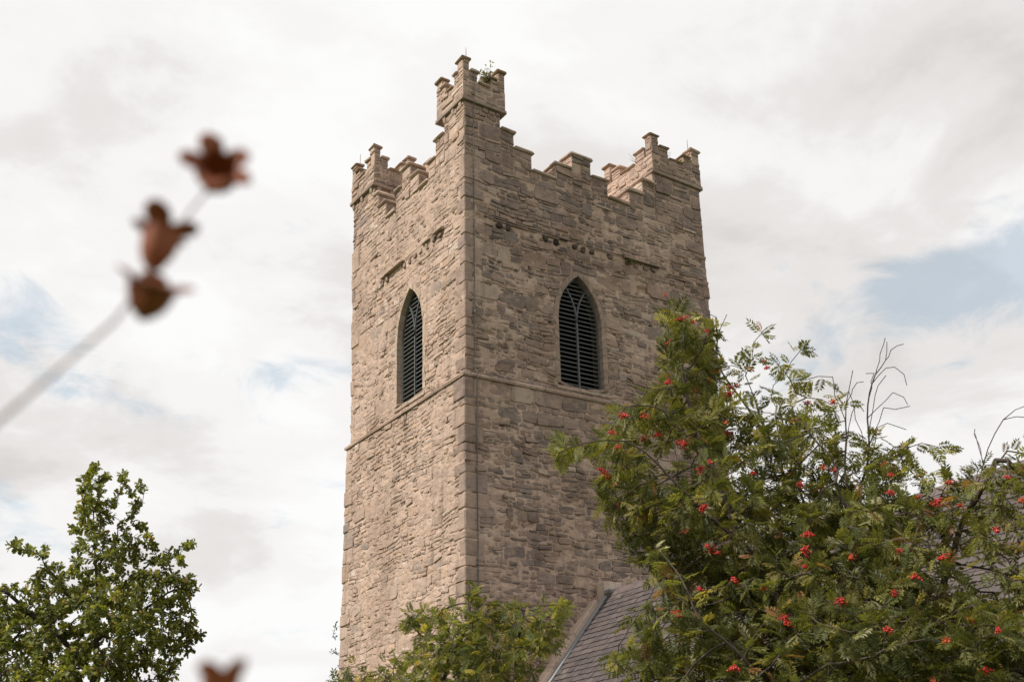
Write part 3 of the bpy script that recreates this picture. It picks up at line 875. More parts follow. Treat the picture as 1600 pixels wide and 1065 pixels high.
for i, (r, pos, Rm, k, c) in enumerate(slates):
    if i in best:
        key = (k, RS.randint(6))
        if key not in vm:
            me = trimesh('slate', SV[k][0], SV[k][1], c); me.materials.append(M['slate']); vm[key] = me
        o = link('slate', vm[key], nave)
        mt4 = Matrix([[*Rm[i_], pos[i_]-nave.location[i_]] for i_ in range(3)]+[[0, 0, 0, 1]]); o.matrix_local = mt4
    else:
        mb.add(SV[k][0]@Rm.T+pos-np.array(nave.location), SV[k][1], c)
o = link('slate_courses', mb.mesh('slate_courses'), nave, M['slate']); o['kind'] = 'stuff'
# ridge tiles
y = -.45
while y > YE:
    L = .45
    V = []
    for yy in (y-.003, y-L+.003):
        for dx, dz in ((-.125, -.125), (-.135, -.11), (-.03, .045), (.03, .045), (.135, -.11), (.125, -.125), (0, .01)):
            V.append((RX+dx, yy, RZ+.035+dz))
    n = 7; q = [(i, (i+1) % n, n+(i+1) % n, n+i) for i in range(n)]
    T = np.concatenate([quads(q), [(6, i+1, i) for i in range(0, 5)], [(13, 7+i, 8+i) for i in range(0, 5)]])
    npart('ridge_tile', np.array(V), T, M['slate'], None, pick([((.12, .095, .093), 1), ((.105, .085, .085), 1)]))
    y -= L
# gable coping: apex stone and raking lengths, then the lead soaker beside it
def rake_block(s0, s1, ya, yb, t0, t1, col, name, mat, side=1, b=.012):
    d, n_ = (SL, SN) if side == 1 else (RSL, RSN)
    V, T = rough_block(s0, s1, ya, yb, t0, t1, b, .005)
    P = np.array([RX, 0, RZ])+V[:, :1]*d+V[:, 2:]*n_; P[:, 1] += V[:, 1]
    if side == 1: T = T[:, ::-1] if np.dot(np.cross(d, [0, 1, 0]), n_) < 0 else T
    npart(name, P, T, mat, None, col)
s = .26
while s < SLOPE_L:
    L = RS.uniform(.75, 1.05); L = min(L, SLOPE_L+.1-s)
    rake_block(s+.003, s+L-.003, -.31, -.05, -.05, .155, pick([((.56, .445, .375), 1), ((.60, .48, .405), 1)]), 'gable_coping', M['cap'])
    rake_block(s+.003, s+L-.003, -.31, -.05, -.05, .155, pick([((.56, .445, .375), 1), ((.60, .48, .405), 1)]), 'gable_coping', M['cap'], 2)
    s += L
npart('apex_stone', *rough_block(RX-.09, RX+.36, -.34, -.04, RZ-.12, RZ+.30, .02, .008), M['cap'], None, (.58, .465, .39))
rake_block(.1, SLOPE_L, -.46, -.305, .0, .075, (.3, .3, .3), 'lead_flashing', M['lead'], 1, .006)
npart('lead_saddle', *rough_block(RX-.14, RX+.2, -.62, -.33, RZ-.02, RZ+.09, .03, .01), M['lead'])

# ------------------------------------------------------------------ trees
def in_poly(P, poly):
    x, y = P[:, 0], P[:, 1]; ins = np.zeros(len(P), bool); n = len(poly)
    for i in range(n):
        x0, y0 = poly[i]; x1, y1 = poly[(i+1) % n]
        c = ((y0 > y) != (y1 > y)) & (x < (x1-x0)*(y-y0)/((y1-y0) or 1e-9)+x0)
        ins ^= c
    return ins
def edge_dist(P, poly):
    d = np.full(len(P), 1e9); n = len(poly)
    for i in range(n):
        a = np.array(poly[i], float); b = np.array(poly[(i+1) % n], float); ab = b-a
        t = np.clip(((P-a)@ab)/max(ab@ab, 1e-9), 0, 1)
        d = np.minimum(d, np.hypot(*(P-a-t[:, None]*ab).T))
    return d
def vnoise(P, seed):
    """cheap smooth 3-D noise for clumping"""
    r = np.random.RandomState(seed); s = np.zeros(len(P))
    for k in range(7):
        w = r.normal(size=3); w *= r.uniform(1., 2.2)/np.linalg.norm(w); s += np.sin(P@w*2.2+r.uniform(0, 6.28))
    return s/3.
def crown_points(poly, dist, thick, n, seed, clump=-.4, solid=9e9, thin=None):
    """attraction points filling a rounded crown: outline and depth"""
    r = np.random.RandomState(seed); poly = np.array(poly, float); lo, hi = poly.min(0), poly.max(0)
    P = r.uniform(lo, hi, (n*4, 2)); P = P[in_poly(P, poly)]
    e = edge_dist(P, poly)*dist/F_PX
    t = np.minimum(thick, .22+e*1.15)
    dd = dist+t*r.uniform(-1, 1, len(P))
    X = np.array([ray_at(p[0], p[1], d) for p, d in zip(P, dd)])
    keep = (vnoise(X, seed+1) > clump) | ((P[:, 1] > solid) & (r.rand(len(P)) < .6))
    if thin is not None:
        for (x0, y0, x1, y1, f) in thin: keep &= ~((P[:, 0] > x0) & (P[:, 0] < x1) & (P[:, 1] > y0) & (P[:, 1] < y1) & (r.rand(len(P)) > f))
    return X[keep][:n]
def colonize(att, chain, step=.17, di=1.6, dk=.26, iters=140, seed=0, up=.12, jit=.2):
    r = np.random.RandomState(seed)
    pos = []; par = []
    for c in chain:                                # chains of (points, parent index)
        prev = c[1]
        for p in c[0]:
            pos.append(np.array(p, float)); par.append(prev); prev = len(pos)-1
    pos = list(pos); A = np.array(att); alive = np.ones(len(A), bool)
    nd = np.full(len(A), 1e9); ni = np.zeros(len(A), int)
    def upd(start):
        Q = np.array(pos[start:])
        for a in range(0, len(Q), 400):
            D = np.linalg.norm(A[:, None]-Q[None, a:a+400], axis=2); j = D.argmin(1); d = D[np.arange(len(A)), j]
            m_ = d < nd; nd[m_] = d[m_]; ni[m_] = start+a+j[m_]
    upd(0)
    grown = {}
    for it in range(iters):
        m_ = alive & (nd < di)
        if not m_.any():
            if not alive.any(): break
            di *= 1.5
            if di > 8: break
            continue
        idx = ni[m_]; V = A[m_]-np.array(pos)[idx]; V /= np.linalg.norm(V, axis=1)[:, None]+1e-9
        S = np.zeros((len(pos), 3)); np.add.at(S, idx, V)
        src = np.unique(idx); start = len(pos)
        for i in src:
            if grown.get(i, 0) >= 5:
                alive[m_ & (ni == i)] = False; continue
            v = S[i]; v = v/(np.linalg.norm(v)+1e-9)+np.array([0, 0, up])+r.normal(size=3)*jit
            v /= np.linalg.norm(v); pos.append(pos[i]+v*step); par.append(i); grown[i] = grown.get(i, 0)+1
        if len(pos) == start: continue
        upd(start)
        alive &= nd > dk
    return np.array(pos), np.array(par)
def branch_radii(pos, par, tip=.0035, e=2.35):
    n = len(pos); acc = np.zeros(n); nch = np.zeros(n, int)
    for i in range(n):
        if par[i] >= 0: nch[par[i]] += 1
    rr = np.zeros(n)
    for i in range(n-1, -1, -1):
        rr[i] = max(tip, acc[i]**(1/e)) if nch[i] else tip
        if par[i] >= 0: acc[par[i]] += rr[i]**e
    return rr, nch
def branch_mesh(name, pos, par, rr, k=5):
    i = np.where(par >= 0)[0]; a, b = pos[par[i]], pos[i]
    d = b-a; L = np.linalg.norm(d, axis=1)[:, None]; d = d/(L+1e-9)
    ref = np.where(np.abs(d[:, 2:]) < .9, np.array([[0, 0, 1.]]), np.array([[1., 0, 0]]))
    A = np.cross(d, ref); A /= np.linalg.norm(A, axis=1)[:, None]; Bv = np.cross(d, A)
    r0 = np.minimum(rr[par[i]], rr[i]*1.3); r1 = rr[i]
    th = np.arange(k)*2*math.pi/k
    ring = np.cos(th)[None, :, None]*A[:, None]+np.sin(th)[None, :, None]*Bv[:, None]
    V = np.concatenate([a[:, None]-d[:, None]*r0[:, None, None]*.3+ring*r0[:, None, None], b[:, None]+d[:, None]*r1[:, None, None]*.3+ring*r1[:, None, None]], 1).reshape(-1, 3)
    base = (np.arange(len(i))*2*k)[:, None]; j = np.arange(k); jn = (j+1) % k
    Q = np.stack([base+j, base+jn, base+k+jn, base+k+j], -1).reshape(-1, 4)
    return trimesh(name, V, quads(Q), None, True)
def pinnate(pairs=6, L=1., seed=0, wide=.2, leaflet=.36):
    """compound leaf of unit length along +x, folded leaflets in pairs and one at the tip"""
    r = np.random.RandomState(seed); V = []; T = []
    def droop(x): return -.22*x*x
    def leaflet_at(x, ang, l, w):
        b = np.array([x, 0, droop(x)]); d = np.array([math.cos(ang), math.sin(ang), -.12+r.uniform(-.15, .12)]); d /= np.linalg.norm(d)
        s = np.cross([0, 0, 1], d); s /= np.linalg.norm(s); n_ = np.cross(d, s)
        k = len(V)
        V.extend([b, b+d*l*.45+s*w/2+n_*w*.18, b+d*l-n_*l*.06, b+d*l*.45-s*w/2+n_*w*.18])
        T.extend([(k, k+1, k+2), (k, k+2, k+3)])
    for i in range(pairs):
        x = .25+.66*i/(pairs-1)
        l = leaflet*(.8+.4*math.sin(math.pi*(i+1)/(pairs+1)))*r.uniform(.88, 1.1)
        for sg in (-1, 1): leaflet_at(x, sg*rad(r.uniform(52, 70)), l, l*.34)
    leaflet_at(.95, r.uniform(-.1, .1), leaflet, leaflet*.34)
    k = len(V); w = .008
    V.extend([(0, -w, 0), (0, w, 0), (.95, w*.5, droop(.95)), (.95, -w*.5, droop(.95))]); T.extend([(k, k+1, k+2), (k, k+2, k+3)])
    return np.array(V, float), np.array(T)
def oak_leaf(seed=0):
    r = np.random.RandomState(seed)
    half = [(0, .0), (.2, .17), (.32, .1), (.5, .28), (.6, .15), (.8, .27), (.97, .1)]
    V = [(0, 0, 0)]; up = [(x, y*1.0, .10*y-.2*x*x+r.uniform(-.02, .02)) for x, y in half[1:]]; dn = [(x, -y, .10*y-.2*x*x+r.uniform(-.02, .02)) for x, y in half[1:]]
    mid = [(x, 0, -.2*x*x-.02) for x, y in half[1:]]+[(1.02, 0, -.21)]
    V = V+mid+up+dn; nm = len(mid); nu = len(up); T = []
    M_ = lambda i: 1+i
    U = lambda i: 1+nm+i
    D_ = lambda i: 1+nm+nu+i
    T += [(0, M_(0), U(0)), (0, D_(0), M_(0))]
    for i in range(nu-1): T += [(M_(i), M_(i+1), U(i+1)), (M_(i), U(i+1), U(i)), (M_(i), D_(i+1), M_(i+1)), (M_(i), D_(i), D_(i+1))]
    T += [(M_(nu-1), M_(nu), U(nu-1)), (M_(nu-1), D_(nu-1), M_(nu))]
    return np.array(V, float), np.array(T)
def small_leaf(seed=0):
    return np.array([(0, 0, 0), (.5, .2, .03), (1, 0, -.12), (.5, -.2, .03)], float), np.array([(0, 1, 2), (0, 2, 3)])
def leaf_frames(dirs, r, tilt=.5):
    """rotation matrices: x along dirs, z roughly up with a random roll"""
    d = dirs/(np.linalg.norm(dirs, axis=1)[:, None]+1e-9)
    upv = np.array([0, 0, 1.])+r.normal(size=d.shape)*tilt
    y = np.cross(upv, d); y /= np.linalg.norm(y, axis=1)[:, None]+1e-9
    z = np.cross(d, y)
    return np.stack([d, y, z], -1)
def leaves_mesh(name, temps, pos, Rm, sc, tint, seed=0):
    r = np.random.RandomState(seed); which = r.randint(len(temps), size=len(pos)); VV = []; TT = []; CC = []; n = 0
    for k, (V, T) in enumerate(temps):
        s = which == k
        if not s.any(): continue
        P = np.einsum('nij,vj->nvi', Rm[s]*sc[s][:, None, None], V)+pos[s][:, None]
        m_ = s.sum(); VV.append(P.reshape(-1, 3)); TT.append((T[None]+(np.arange(m_)*len(V))[:, None, None]).reshape(-1, 3)+n); n += m_*len(V)
        CC.append(np.repeat(tint[s], len(V), 0))
    return trimesh(name, np.concatenate(VV), np.concatenate(TT), np.concatenate(CC))
def pal_colors(pal, n, r):
    w = np.array([p[1] for p in pal]); c = np.array([p[0] for p in pal])[r.choice(len(pal), n, p=w/w.sum())]
    return c*r.uniform(.75, 1.25, (n, 1))
def foliage_at(pos, par, rr, nch, per, r, size, reach, twig_r=.0075, spread=.9, upw=.1, droop=0., inner=.35):
    """leaf positions, directions and sizes round the twig ends"""
    n = len(pos); tw_ = np.where((rr < twig_r) & (par >= 0))[0]
    P = []; D = []
    ax = pos-pos[np.maximum(par, 0)]; ax /= np.linalg.norm(ax, axis=1)[:, None]+1e-9
    for i in tw_:
        k = per if nch[i] == 0 else max(1, int(per*inner))
        for q in range(k):
            v = r.normal(size=3); v -= ax[i]*(v@ax[i]); v /= np.linalg.norm(v)+1e-9
            d = ax[i]*r.uniform(.25, 1.)+v*spread+np.array([0, 0, upw]); d /= np.linalg.norm(d); d[2] -= droop
            P.append(pos[i]-ax[i]*r.uniform(0, reach)); D.append(d)
    return np.array(P), np.array(D), size*r.uniform(.7, 1.2, len(P))
def smooth_line(pts, n):
    pts = np.array(pts, float); L = np.concatenate([[0], np.cumsum(np.linalg.norm(np.diff(pts, axis=0), axis=1))]); t = np.linspace(0, L[-1], n)
    return np.stack([np.interp(t, L, pts[:, k]) for k in range(3)], 1)
def make_tree(name, label, cat, poly, dist, thick, n_att, base, chains, temps, pal, per, size, seed, step=.17, dk=.26, bark='bark', reach=.1, clump=-.4, tip=.0035, twig_r=.0075, spread=.9, droop=0., single=0, trans_mat='leaf', tiltr=.5, up=.12, bare=12, gain=1., solid=9e9, inner=.35, thin=None):
    r = np.random.RandomState(seed+50)
    att = crown_points(poly, dist, thick, n_att, seed, clump, solid, thin)
    pos, par = colonize(att, chains, step=step, dk=dk, seed=seed, up=up)
    rr, nch = branch_radii(pos, par, tip)
    root = tag(empty(name, tuple(base)), label, cat)
    b = np.array(base, float)
    tr = link('trunk', branch_mesh('trunk', pos-b, par, rr), root, M[bark])
    P, D, S = foliage_at(pos, par, rr, nch, per, r, size, reach, twig_r, spread, .1, droop, inner)
    px, py = project(P); Q2 = np.stack([px, py], 1); pl = np.array(poly, float)
    ok = in_poly(Q2, pl) | (edge_dist(Q2, pl) < bare); P, D, S = P[ok], D[ok], S[ok]
    Rm = leaf_frames(D, r, tiltr)
    tint = pal_colors(pal, len(P), r)*gain
    tint += (tint.mean(1)[:, None]-tint)*.07
    # whole sprays lean to one colour
    tint *= (1+.28*np.clip(vnoise(P*1.7, seed+9), -1, 1))[:, None]
    keep = np.ones(len(P), bool)
    if single:
        px, py = project(P); inside = (px > 0) & (px < 1600) & (py > 0) & (py < 1065)
        dc = np.linalg.norm(P-CAM, axis=1); dc[~inside] = 1e9
        near = np.argsort(dc)[:single]; keep[near] = False
        vm_ = {}
        for i in near:
            key = (r.randint(len(temps)), r.randint(8))
            if key not in vm_:
                me = trimesh('leaf', *temps[key[0]], tint[i]); me.materials.append(M[trans_mat]); vm_[key] = me
            o = link('leaf', vm_[key], root); p = P[i]-b; q = Rm[i]*S[i]
            o.matrix_local = Matrix([[*q[a], p[a]] for a in range(3)]+[[0, 0, 0, 1]])
    o = link('crown', leaves_mesh('crown', temps, P[keep]-b, Rm[keep], S[keep], tint[keep], seed), root, M[trans_mat]); o['kind'] = 'stuff'
    print(name, 'nodes', len(pos), 'leaves', len(P))
    return root, pos, par, rr, nch, P

# --- rowan with red berries, in front of the nave
ROWAN_D = 12.6
rowan_poly = [(985, 1260), (975, 1065), (950, 1030), (990, 1005), (1010, 965), (1045, 930), (1060, 900), (985, 880), (945, 800), (930, 745), (945, 712), (868, 716), (866, 700), (915, 680), (965, 655), (1012, 616), (1052, 584), (1036, 520),
              (1062, 487), (1108, 512), (1135, 580), (1165, 540), (1185, 508), (1200, 512), (1215, 570), (1252, 548), (1262, 590), (1308, 622), (1296, 668), (1322, 715), (1362, 694), (1400, 690), (1445, 700), (1478, 704), (1500, 752), (1540, 742), (1600, 700), (1700, 640), (1800, 700), (1820, 1000), (1760, 1260)]
base = ray_at(1340, 1065, ROWAN_D); base[2] = 0
A = lambda px, py, d=0.: ray_at(px, py, ROWAN_D+d)
chains = []
trunk = smooth_line([base, base+np.array([.05, 0, 1.0]), A(1345, 1180), A(1340, 1065)], 14)
chains.append((trunk, -1)); n0 = len(trunk)
def chain(pts, parent_i, n, wig=1.):
    global n0
    L = smooth_line(pts, n+1)[1:]; tt = np.linspace(0, 1, n)[:, None]; rw = np.random.RandomState(n0+3)
    L = L+(np.sin(tt*9+rw.uniform(0, 6, 3))*.05+np.sin(tt*21+rw.uniform(0, 6, 3))*.025)*np.minimum(1, tt*5)*wig; chains.append((L, parent_i)); s = n0; n0 += n; return s
s1 = chain([trunk[-1], A(1352, 900, .1), A(1350, 740, .1), A(1352, 660), A(1362, 590), A(1378, 560), A(1388, 530)], 13, 30)
s2 = chain([trunk[9], A(1330, 950, -.4), A(1318, 800, -.4), A(1320, 690, -.3), A(1316, 635, -.3), A(1342, 585, -.3)], 9, 26)
s3 = chain([trunk[7], A(1440, 1000, .3), A(1495, 880, .5), A(1515, 780, .5), A(1545, 690, .5), A(1570, 645, .5), A(1604, 628, .5)], 7, 30)
s4 = chain([trunk[8], A(1230, 960, -.5), A(1150, 840, -.6), A(1100, 700, -.5), A(1075, 580, -.4), A(1066, 520, -.3)], 8, 30)
s5 = chain([trunk[11], A(1290, 870, .4), A(1230, 760, .5), A(1170, 640, .4), A(1125, 560, .4), A(1124, 520, .4), A(1136, 494, .4)], 11, 30)
s6 = chain([trunk[6], A(1200, 1080, -1.2), A(1100, 960, -1.4), A(1020, 850, -1.2)], 6, 22)
# bare twigs of the leaders
for st, i, pts in ((s1, 24, [A(1385, 571), A(1405, 574), A(1416, 600)]), (s1, 26, [A(1392, 548), A(1406, 536), A(1412, 538)]), (s1, 19, [A(1380, 636), A(1410, 640), A(1420, 632)]), (s1, 16, [A(1375, 655), A(1402, 662), A(1415, 672)]),
                   (s1, 22, [A(1365, 582), A(1352, 583)]), (s1, 21, [A(1398, 610), A(1412, 618), A(1418, 634)]), (s1, 18, [A(1335, 640), A(1326, 612)]), (s1, 20, [A(1372, 600), A(1384, 588)]), (s1, 25, [A(1380, 540), A(1384, 528)]), (s2, 20, [A(1330, 640, -.3), A(1345, 628, -.3), A(1352, 640, -.3)]), (s2, 23, [A(1338, 600, -.3), A(1346, 596, -.3)]), (s2, 22, [A(1304, 615, -.3), A(1301, 592, -.3)]), (s3, 24, [A(1528, 690, .5), A(1522, 670, .5)]), (s3, 23, [A(1575, 705, .5), A(1620, 712, .5)]), (s3, 27, [A(1590, 650, .5), A(1625, 655, .5)]),
                   (s4, 29, [A(1052, 480, -.3), A(1039, 462, -.3)]), (s5, 27, [A(1120, 500, .4), A(1112, 490, .4)])):
    L_ = np.array(pts); chain([L_[0]*0+np.concatenate([c[0] for c in chains])[st+i], *pts], st+i, 5, .25)
ALLP = lambda: np.concatenate([c[0] for c in chains])
for st, i, pts, n in ((s5, 17, [A(1165, 590, .4), A(1180, 545, .4), A(1192, 516, .4)], 9), (s5, 17, [A(1205, 605, .5), A(1238, 570, .5), A(1250, 552, .5)], 10), (s5, 15, [A(1220, 640, .3), A(1265, 626, .2), A(1302, 630, .2)], 11),
                      (s5, 13, [A(1230, 690, .2), A(1280, 668, .1), A(1312, 690, .1)], 11), (s4, 24, [A(1052, 600, -.5), A(1040, 548, -.5), A(1048, 505, -.5)], 10), (s4, 25, [A(1085, 560, -.3), A(1105, 530, -.3), A(1112, 512, -.3)], 8),
                      (s4, 19, [A(1030, 630, -.7), A(985, 640, -.8), A(960, 655, -.8)], 10), (s4, 15, [A(990, 695, -.9), A(925, 688, -1.), A(872, 705, -1.)], 15), (s1, 14, [A(1395, 700, .2), A(1440, 690, .2), A(1478, 706, .2)], 10),
                      (s2, 15, [A(1300, 720, -.6), A(1275, 690, -.6), A(1262, 660, -.6)], 8), (s3, 20, [A(1560, 720, .2), A(1600, 735, .2), A(1650, 760, .2)], 10),
                      (s3, 22, [A(1535, 690, .6), A(1516, 672, .6)], 6), (s3, 16, [A(1470, 790, .2), A(1440, 760, .2), A(1425, 735, .2)], 9)):
    chain([ALLP()[st+i], *pts], st+i, n, .6)
ROWAN_PAL = [((.096, .102, .026), 4), ((.124, .126, .032), 3), ((.066, .075, .023), 3), ((.16, .15, .04), 1.5), ((.21, .175, .05), .7), ((.22, .205, .11), .6), ((.19, .10, .035), .35)]
leafs = [pinnate(6, seed=k) for k in range(4)]+[pinnate(5, seed=9), pinnate(7, seed=11, leaflet=.33)]
rowan, rpos, rpar, rrr, rnch, rleaf = make_tree('rowan_tree', 'large rowan tree with red berry clusters in front of the slate roof', 'tree', rowan_poly, ROWAN_D, 2.3, 6800, base, chains, leafs, ROWAN_PAL, 7, .16, 21,
                                                step=.14, dk=.14, bark='bark', reach=.12, clump=-.45, droop=.15, single=300, twig_r=.010, gain=1.45, bare=16, tip=.0042, solid=760, inner=.5, thin=[(1010, 480, 1130, 620, .5), (1130, 480, 1420, 660, .08), (1130, 660, 1420, 770, .32), (1420, 620, 1900, 790, .10), (1420, 790, 1900, 930, .26), (840, 640, 960, 740, .3)])
# berries
def ico():
    bm = bmesh.new(); bmesh.ops.create_icosphere(bm, subdivisions=1, radius=1.); bm.verts.index_update()
    V = np.array([v.co[:] for v in bm.verts]); T = np.array([[v.index for v in f.verts] for f in bm.faces]); bm.free(); return V, T
IV, IT = ico()
def cluster(seed, n):
    r = np.random.RandomState(seed); mb = MB()
    for k in range(n):
        p = r.normal(size=3)*np.array([.026, .026, .015]); mb.add(IV*r.uniform(.009, .0115)+p, IT)
        mb.add(*tube_tris([p, (0, 0, .05)], .0015, 3, False))
    return mb.mesh('berry_cluster', True)
CL = [cluster(k, 20+4*(k % 4)) for k in range(6)]
for k, me in enumerate(CL): me.materials.append(M['berry'] if k != 5 else M['berry_orange'])
berry_px = [(1039, 461), (1062, 499), (1072, 496), (1084, 503), (1106, 518), (1044, 536), (1045, 598), (1192, 564), (1198, 575), (1262, 630), (1300, 628), (1138, 606), (1150, 602), (1139, 616), (1083, 610), (1110, 596), (975, 650), (1008, 650), (956, 676), (966, 699), (1006, 686), (1028, 680),
            (1066, 693), (1136, 677), (1134, 660), (1110, 722), (1176, 740), (1095, 733), (938, 733), (944, 738), (950, 745), (963, 757), (966, 788), (1099, 794), (1105, 853), (1112, 860), (1121, 864), (1065, 818), (1070, 830), (1147, 907), (1193, 919), (1093, 921), (1258, 860), (1263, 835), (1257, 885),
            (1332, 870), (1429, 902), (1398, 926), (1315, 940), (1388, 985), (1474, 871), (1540, 1048), (1458, 1062), (1393, 742), (1383, 726), (1484, 754), (1435, 776), (1464, 785), (1574, 746), (1597, 782), (1558, 829), (1147, 1045), (1225, 965), (1517, 968), (1560, 985), (1304, 735), (1287, 730), (1250, 757), (1391, 770), (1230, 975), (1060, 960), (1500, 790), (1405, 860), (1480, 1000), (1340, 1030)]
tips = np.where(rrr < .006)[0]; tpx, tpy = project(rpos[tips]); tdist = np.linalg.norm(rpos[tips]-CAM, axis=1)
for k, (bx, by) in enumerate(berry_px):
    d2 = np.hypot(tpx-bx, tpy-by)
    cand = np.where(d2 < 22)[0]
    if len(cand) == 0: cand = np.array([d2.argmin()])
    i = cand[np.argmin(tdist[cand])]
    dist = math.hypot(*(rpos[tips[i]]-CAM)[:2])-.09
    p = ray_at(bx, by, dist)
    o = link('berry_cluster', CL[5 if (k % 7 == 3) else k % 5], rowan)
    o.location = p-np.array(base); o.rotation_euler = (random.uniform(-.4, .4), random.uniform(-.4, .4), random.uniform(0, 6)); s_ = random.uniform(.5, .95); o.scale = (s_, s_, s_)

# --- oak at the left
OAK_D = 20.
oak_poly = [(-150, 1350), (-160, 1000), (-90, 925), (-30, 905), (4, 905), (25, 925), (50, 905), (70, 885), (38, 862), (10, 852), (18, 842), (48, 852), (66, 870), (72, 842), (84, 880), (104, 872), (112, 820), (122, 770), (128, 738), (140, 722), (152, 722), (168, 768), (180, 790), (190, 742), (202, 768), (224, 762), (216, 805), (236, 828), (250, 850), (272, 862), (303, 842), (286, 888),
            (312, 915), (296, 945), (318, 1000), (290, 1030), (262, 1065), (300, 1150), (260, 1350)]
ob = ray_at(150, 1065, OAK_D); ob[2] = 0
O = lambda px, py, d=0.: ray_at(px, py, OAK_D+d)
tr_ = smooth_line([ob, O(152, 1250), O(150, 1065), O(152, 930), O(146, 800), O(140, 735)], 44)
OAK_PAL = [((.092, .108, .024), 4), ((.125, .13, .03), 3), ((.07, .086, .022), 3), ((.165, .155, .04), 1.5), ((.20, .14, .055), .4)]
n0 = 44; chains = [(tr_, -1)]
for i, pts, n in ((36, [O(160, 800), O(185, 768), O(193, 744)], 9), (34, [O(190, 820), O(214, 795), O(222, 766)], 10), (37, [O(132, 790, -.3), O(124, 768, -.3), O(128, 742, -.3)], 7), (30, [O(220, 890, .3), O(265, 868, .3), O(302, 845, .3)], 13),
                  (29, [O(90, 900, -.3), O(55, 868, -.3), O(14, 849, -.3)], 12), (39, [O(156, 760), O(160, 742)], 4), (28, [O(220, 950), O(285, 920), O(310, 916)], 14), (25, [O(80, 980), O(10, 925), O(-40, 915)], 14)):
    chain([tr_[i], *pts], i, n, .7)
make_tree('oak_tree', 'leafy green oak tree left of the tower', 'tree', oak_poly, OAK_D, 2.5, 6500, ob, chains, [oak_leaf(k) for k in range(3)], OAK_PAL, 23, .092, 33, step=.16, dk=.15, bark='bark_dark', reach=.16, clump=-.7, gain=1.7, solid=930, inner=.5, twig_r=.009, spread=1.1, tip=.004)

# --- yellowing young tree at the foot of the tower
ASH_D = 14.
ash_poly = [(520, 1300), (525, 1060), (560, 1045), (610, 1030), (650, 1000), (622, 962), (660, 948), (690, 955), (722, 930), (738, 905), (752, 935), (790, 955), (803, 935), (826, 955), (850, 945), (872, 920), (886, 935), (880, 965), (872, 1000), (850, 1030), (835, 1065), (860, 1300)]
ab_ = ray_at(745, 1065, ASH_D); ab_[2] = 0
Q = lambda px, py, d=0.: ray_at(px, py, ASH_D+d)
n0 = 0; chains = []
tr2 = smooth_line([ab_, Q(745, 1300), Q(700, 1150), Q(690, 1065)], 20); chains.append((tr2, -1)); n0 = 20
chain([tr2[-1], Q(715, 1020), Q(735, 960), Q(742, 915)], 19, 12); chain([tr2[12], Q(790, 1100), Q(815, 1000), Q(818, 940)], 12, 22); chain([tr2[15], Q(640, 1090), Q(600, 1060)], 15, 10)
ASH_PAL = [((.09, .10, .024), 4), ((.125, .125, .03), 3), ((.065, .08, .022), 3), ((.21, .18, .045), 1.4), ((.28, .22, .065), .6)]
make_tree('young_tree', 'yellow-green young tree at the foot of the tower', 'tree', ash_poly, ASH_D, 1.4, 3800, ab_, chains, leafs[:5], ASH_PAL, 6, .12, 45, step=.11, dk=.12, bark='bark_dark', reach=.1, clump=-.6, droop=.25, gain=2.0, inner=.5)

# --- tree just showing behind the tower's left edge
BD = 40.
far_poly = [(430, 1250), (506, 1065), (514, 1030), (508, 1010), (512, 985), (528, 962), (540, 950), (580, 960), (640, 1000), (660, 1250)]
fb = ray_at(570, 1065, BD); fb[2] = 0
fl = smooth_line([fb, ray_at(572, 1200, BD), ray_at(572, 1000, BD)], 40)
make_tree('small_leaved_tree', 'small-leaved tree showing behind the left edge of the tower', 'tree', far_poly, BD, 1.8, 1600, fb, [(fl, -1)], [small_leaf()], [((.09, .11, .05), 3), ((.12, .13, .055), 2), ((.07, .085, .04), 2)], 7, .13, 57, step=.25, dk=.3, bark='bark_dark', reach=.3, clump=-.5, twig_r=.01, spread=1.)

# ------------------------------------------------------------------ weeds on the masonry
def weed(name, label, p, stems, h, nleaf, size, pal, seed, lean=.3, arch=0., bare=False):
    r = np.random.RandomState(seed); root = tag(empty(name, tuple(p)), label, 'plant'); mb = MB(); P = []; D = []
    for s in range(stems):
        d = np.array([r.normal()*lean, r.normal()*lean, 1.]); hh = h*r.uniform(.6, 1.1)
        pts = [np.zeros(3)+r.normal(size=3)*[.02, .02, 0]]
        for k in range(5):
            d = d+np.array([r.normal()*.15, r.normal()*.15, -arch*.35]); pts.append(pts[-1]+d/np.linalg.norm(d)*hh/5)
        mb.add(*tube_tris(pts, np.linspace(.006, .002, 6), 4))
        for k in range(nleaf):
            t = r.uniform(.25, 1)*5; i = min(4, int(t)); P.append(pts[i]+(pts[i+1]-pts[i])*(t-i)); v = r.normal(size=3); v[2] = v[2]*.4+.2; D.append(v)
    link('stems', mb.mesh('stems'), root, M['bark'])
    if P:
        P = np.array(P); D = np.array(D)
        link('leaves', leaves_mesh('leaves', [small_leaf()], P, leaf_frames(D, r), size*r.uniform(.7, 1.3, len(P)), pal_colors(pal, len(P), r), seed), root, M['leaf'])
GP = [((.12, .13, .05), 3), ((.17, .15, .07), 2), ((.09, .10, .05), 2)]
weed('turret_weed', 'leafy weed growing in the near turret battlements', tw([(.60, .03, 18.78)])[0], 12, .56, 15, .09, [((.2, .19, .09), 3), ((.26, .22, .12), 2), ((.13, .13, .07), 2)], 3, .4)
weed('moss_tuft', 'low mossy tuft on the near turret coping beside the leafy weed', tw([(.84, .02, 18.92)])[0], 9, .12, 10, .06, [((.16, .14, .05), 1), ((.12, .12, .04), 1)], 4, .6)
weed('dry_stalk', 'thin pale dead stalks on the right turret', tw([(6.1, .12, 18.72)])[0], 4, .42, 3, .03, [((.3, .27, .2), 1)], 5, .25)
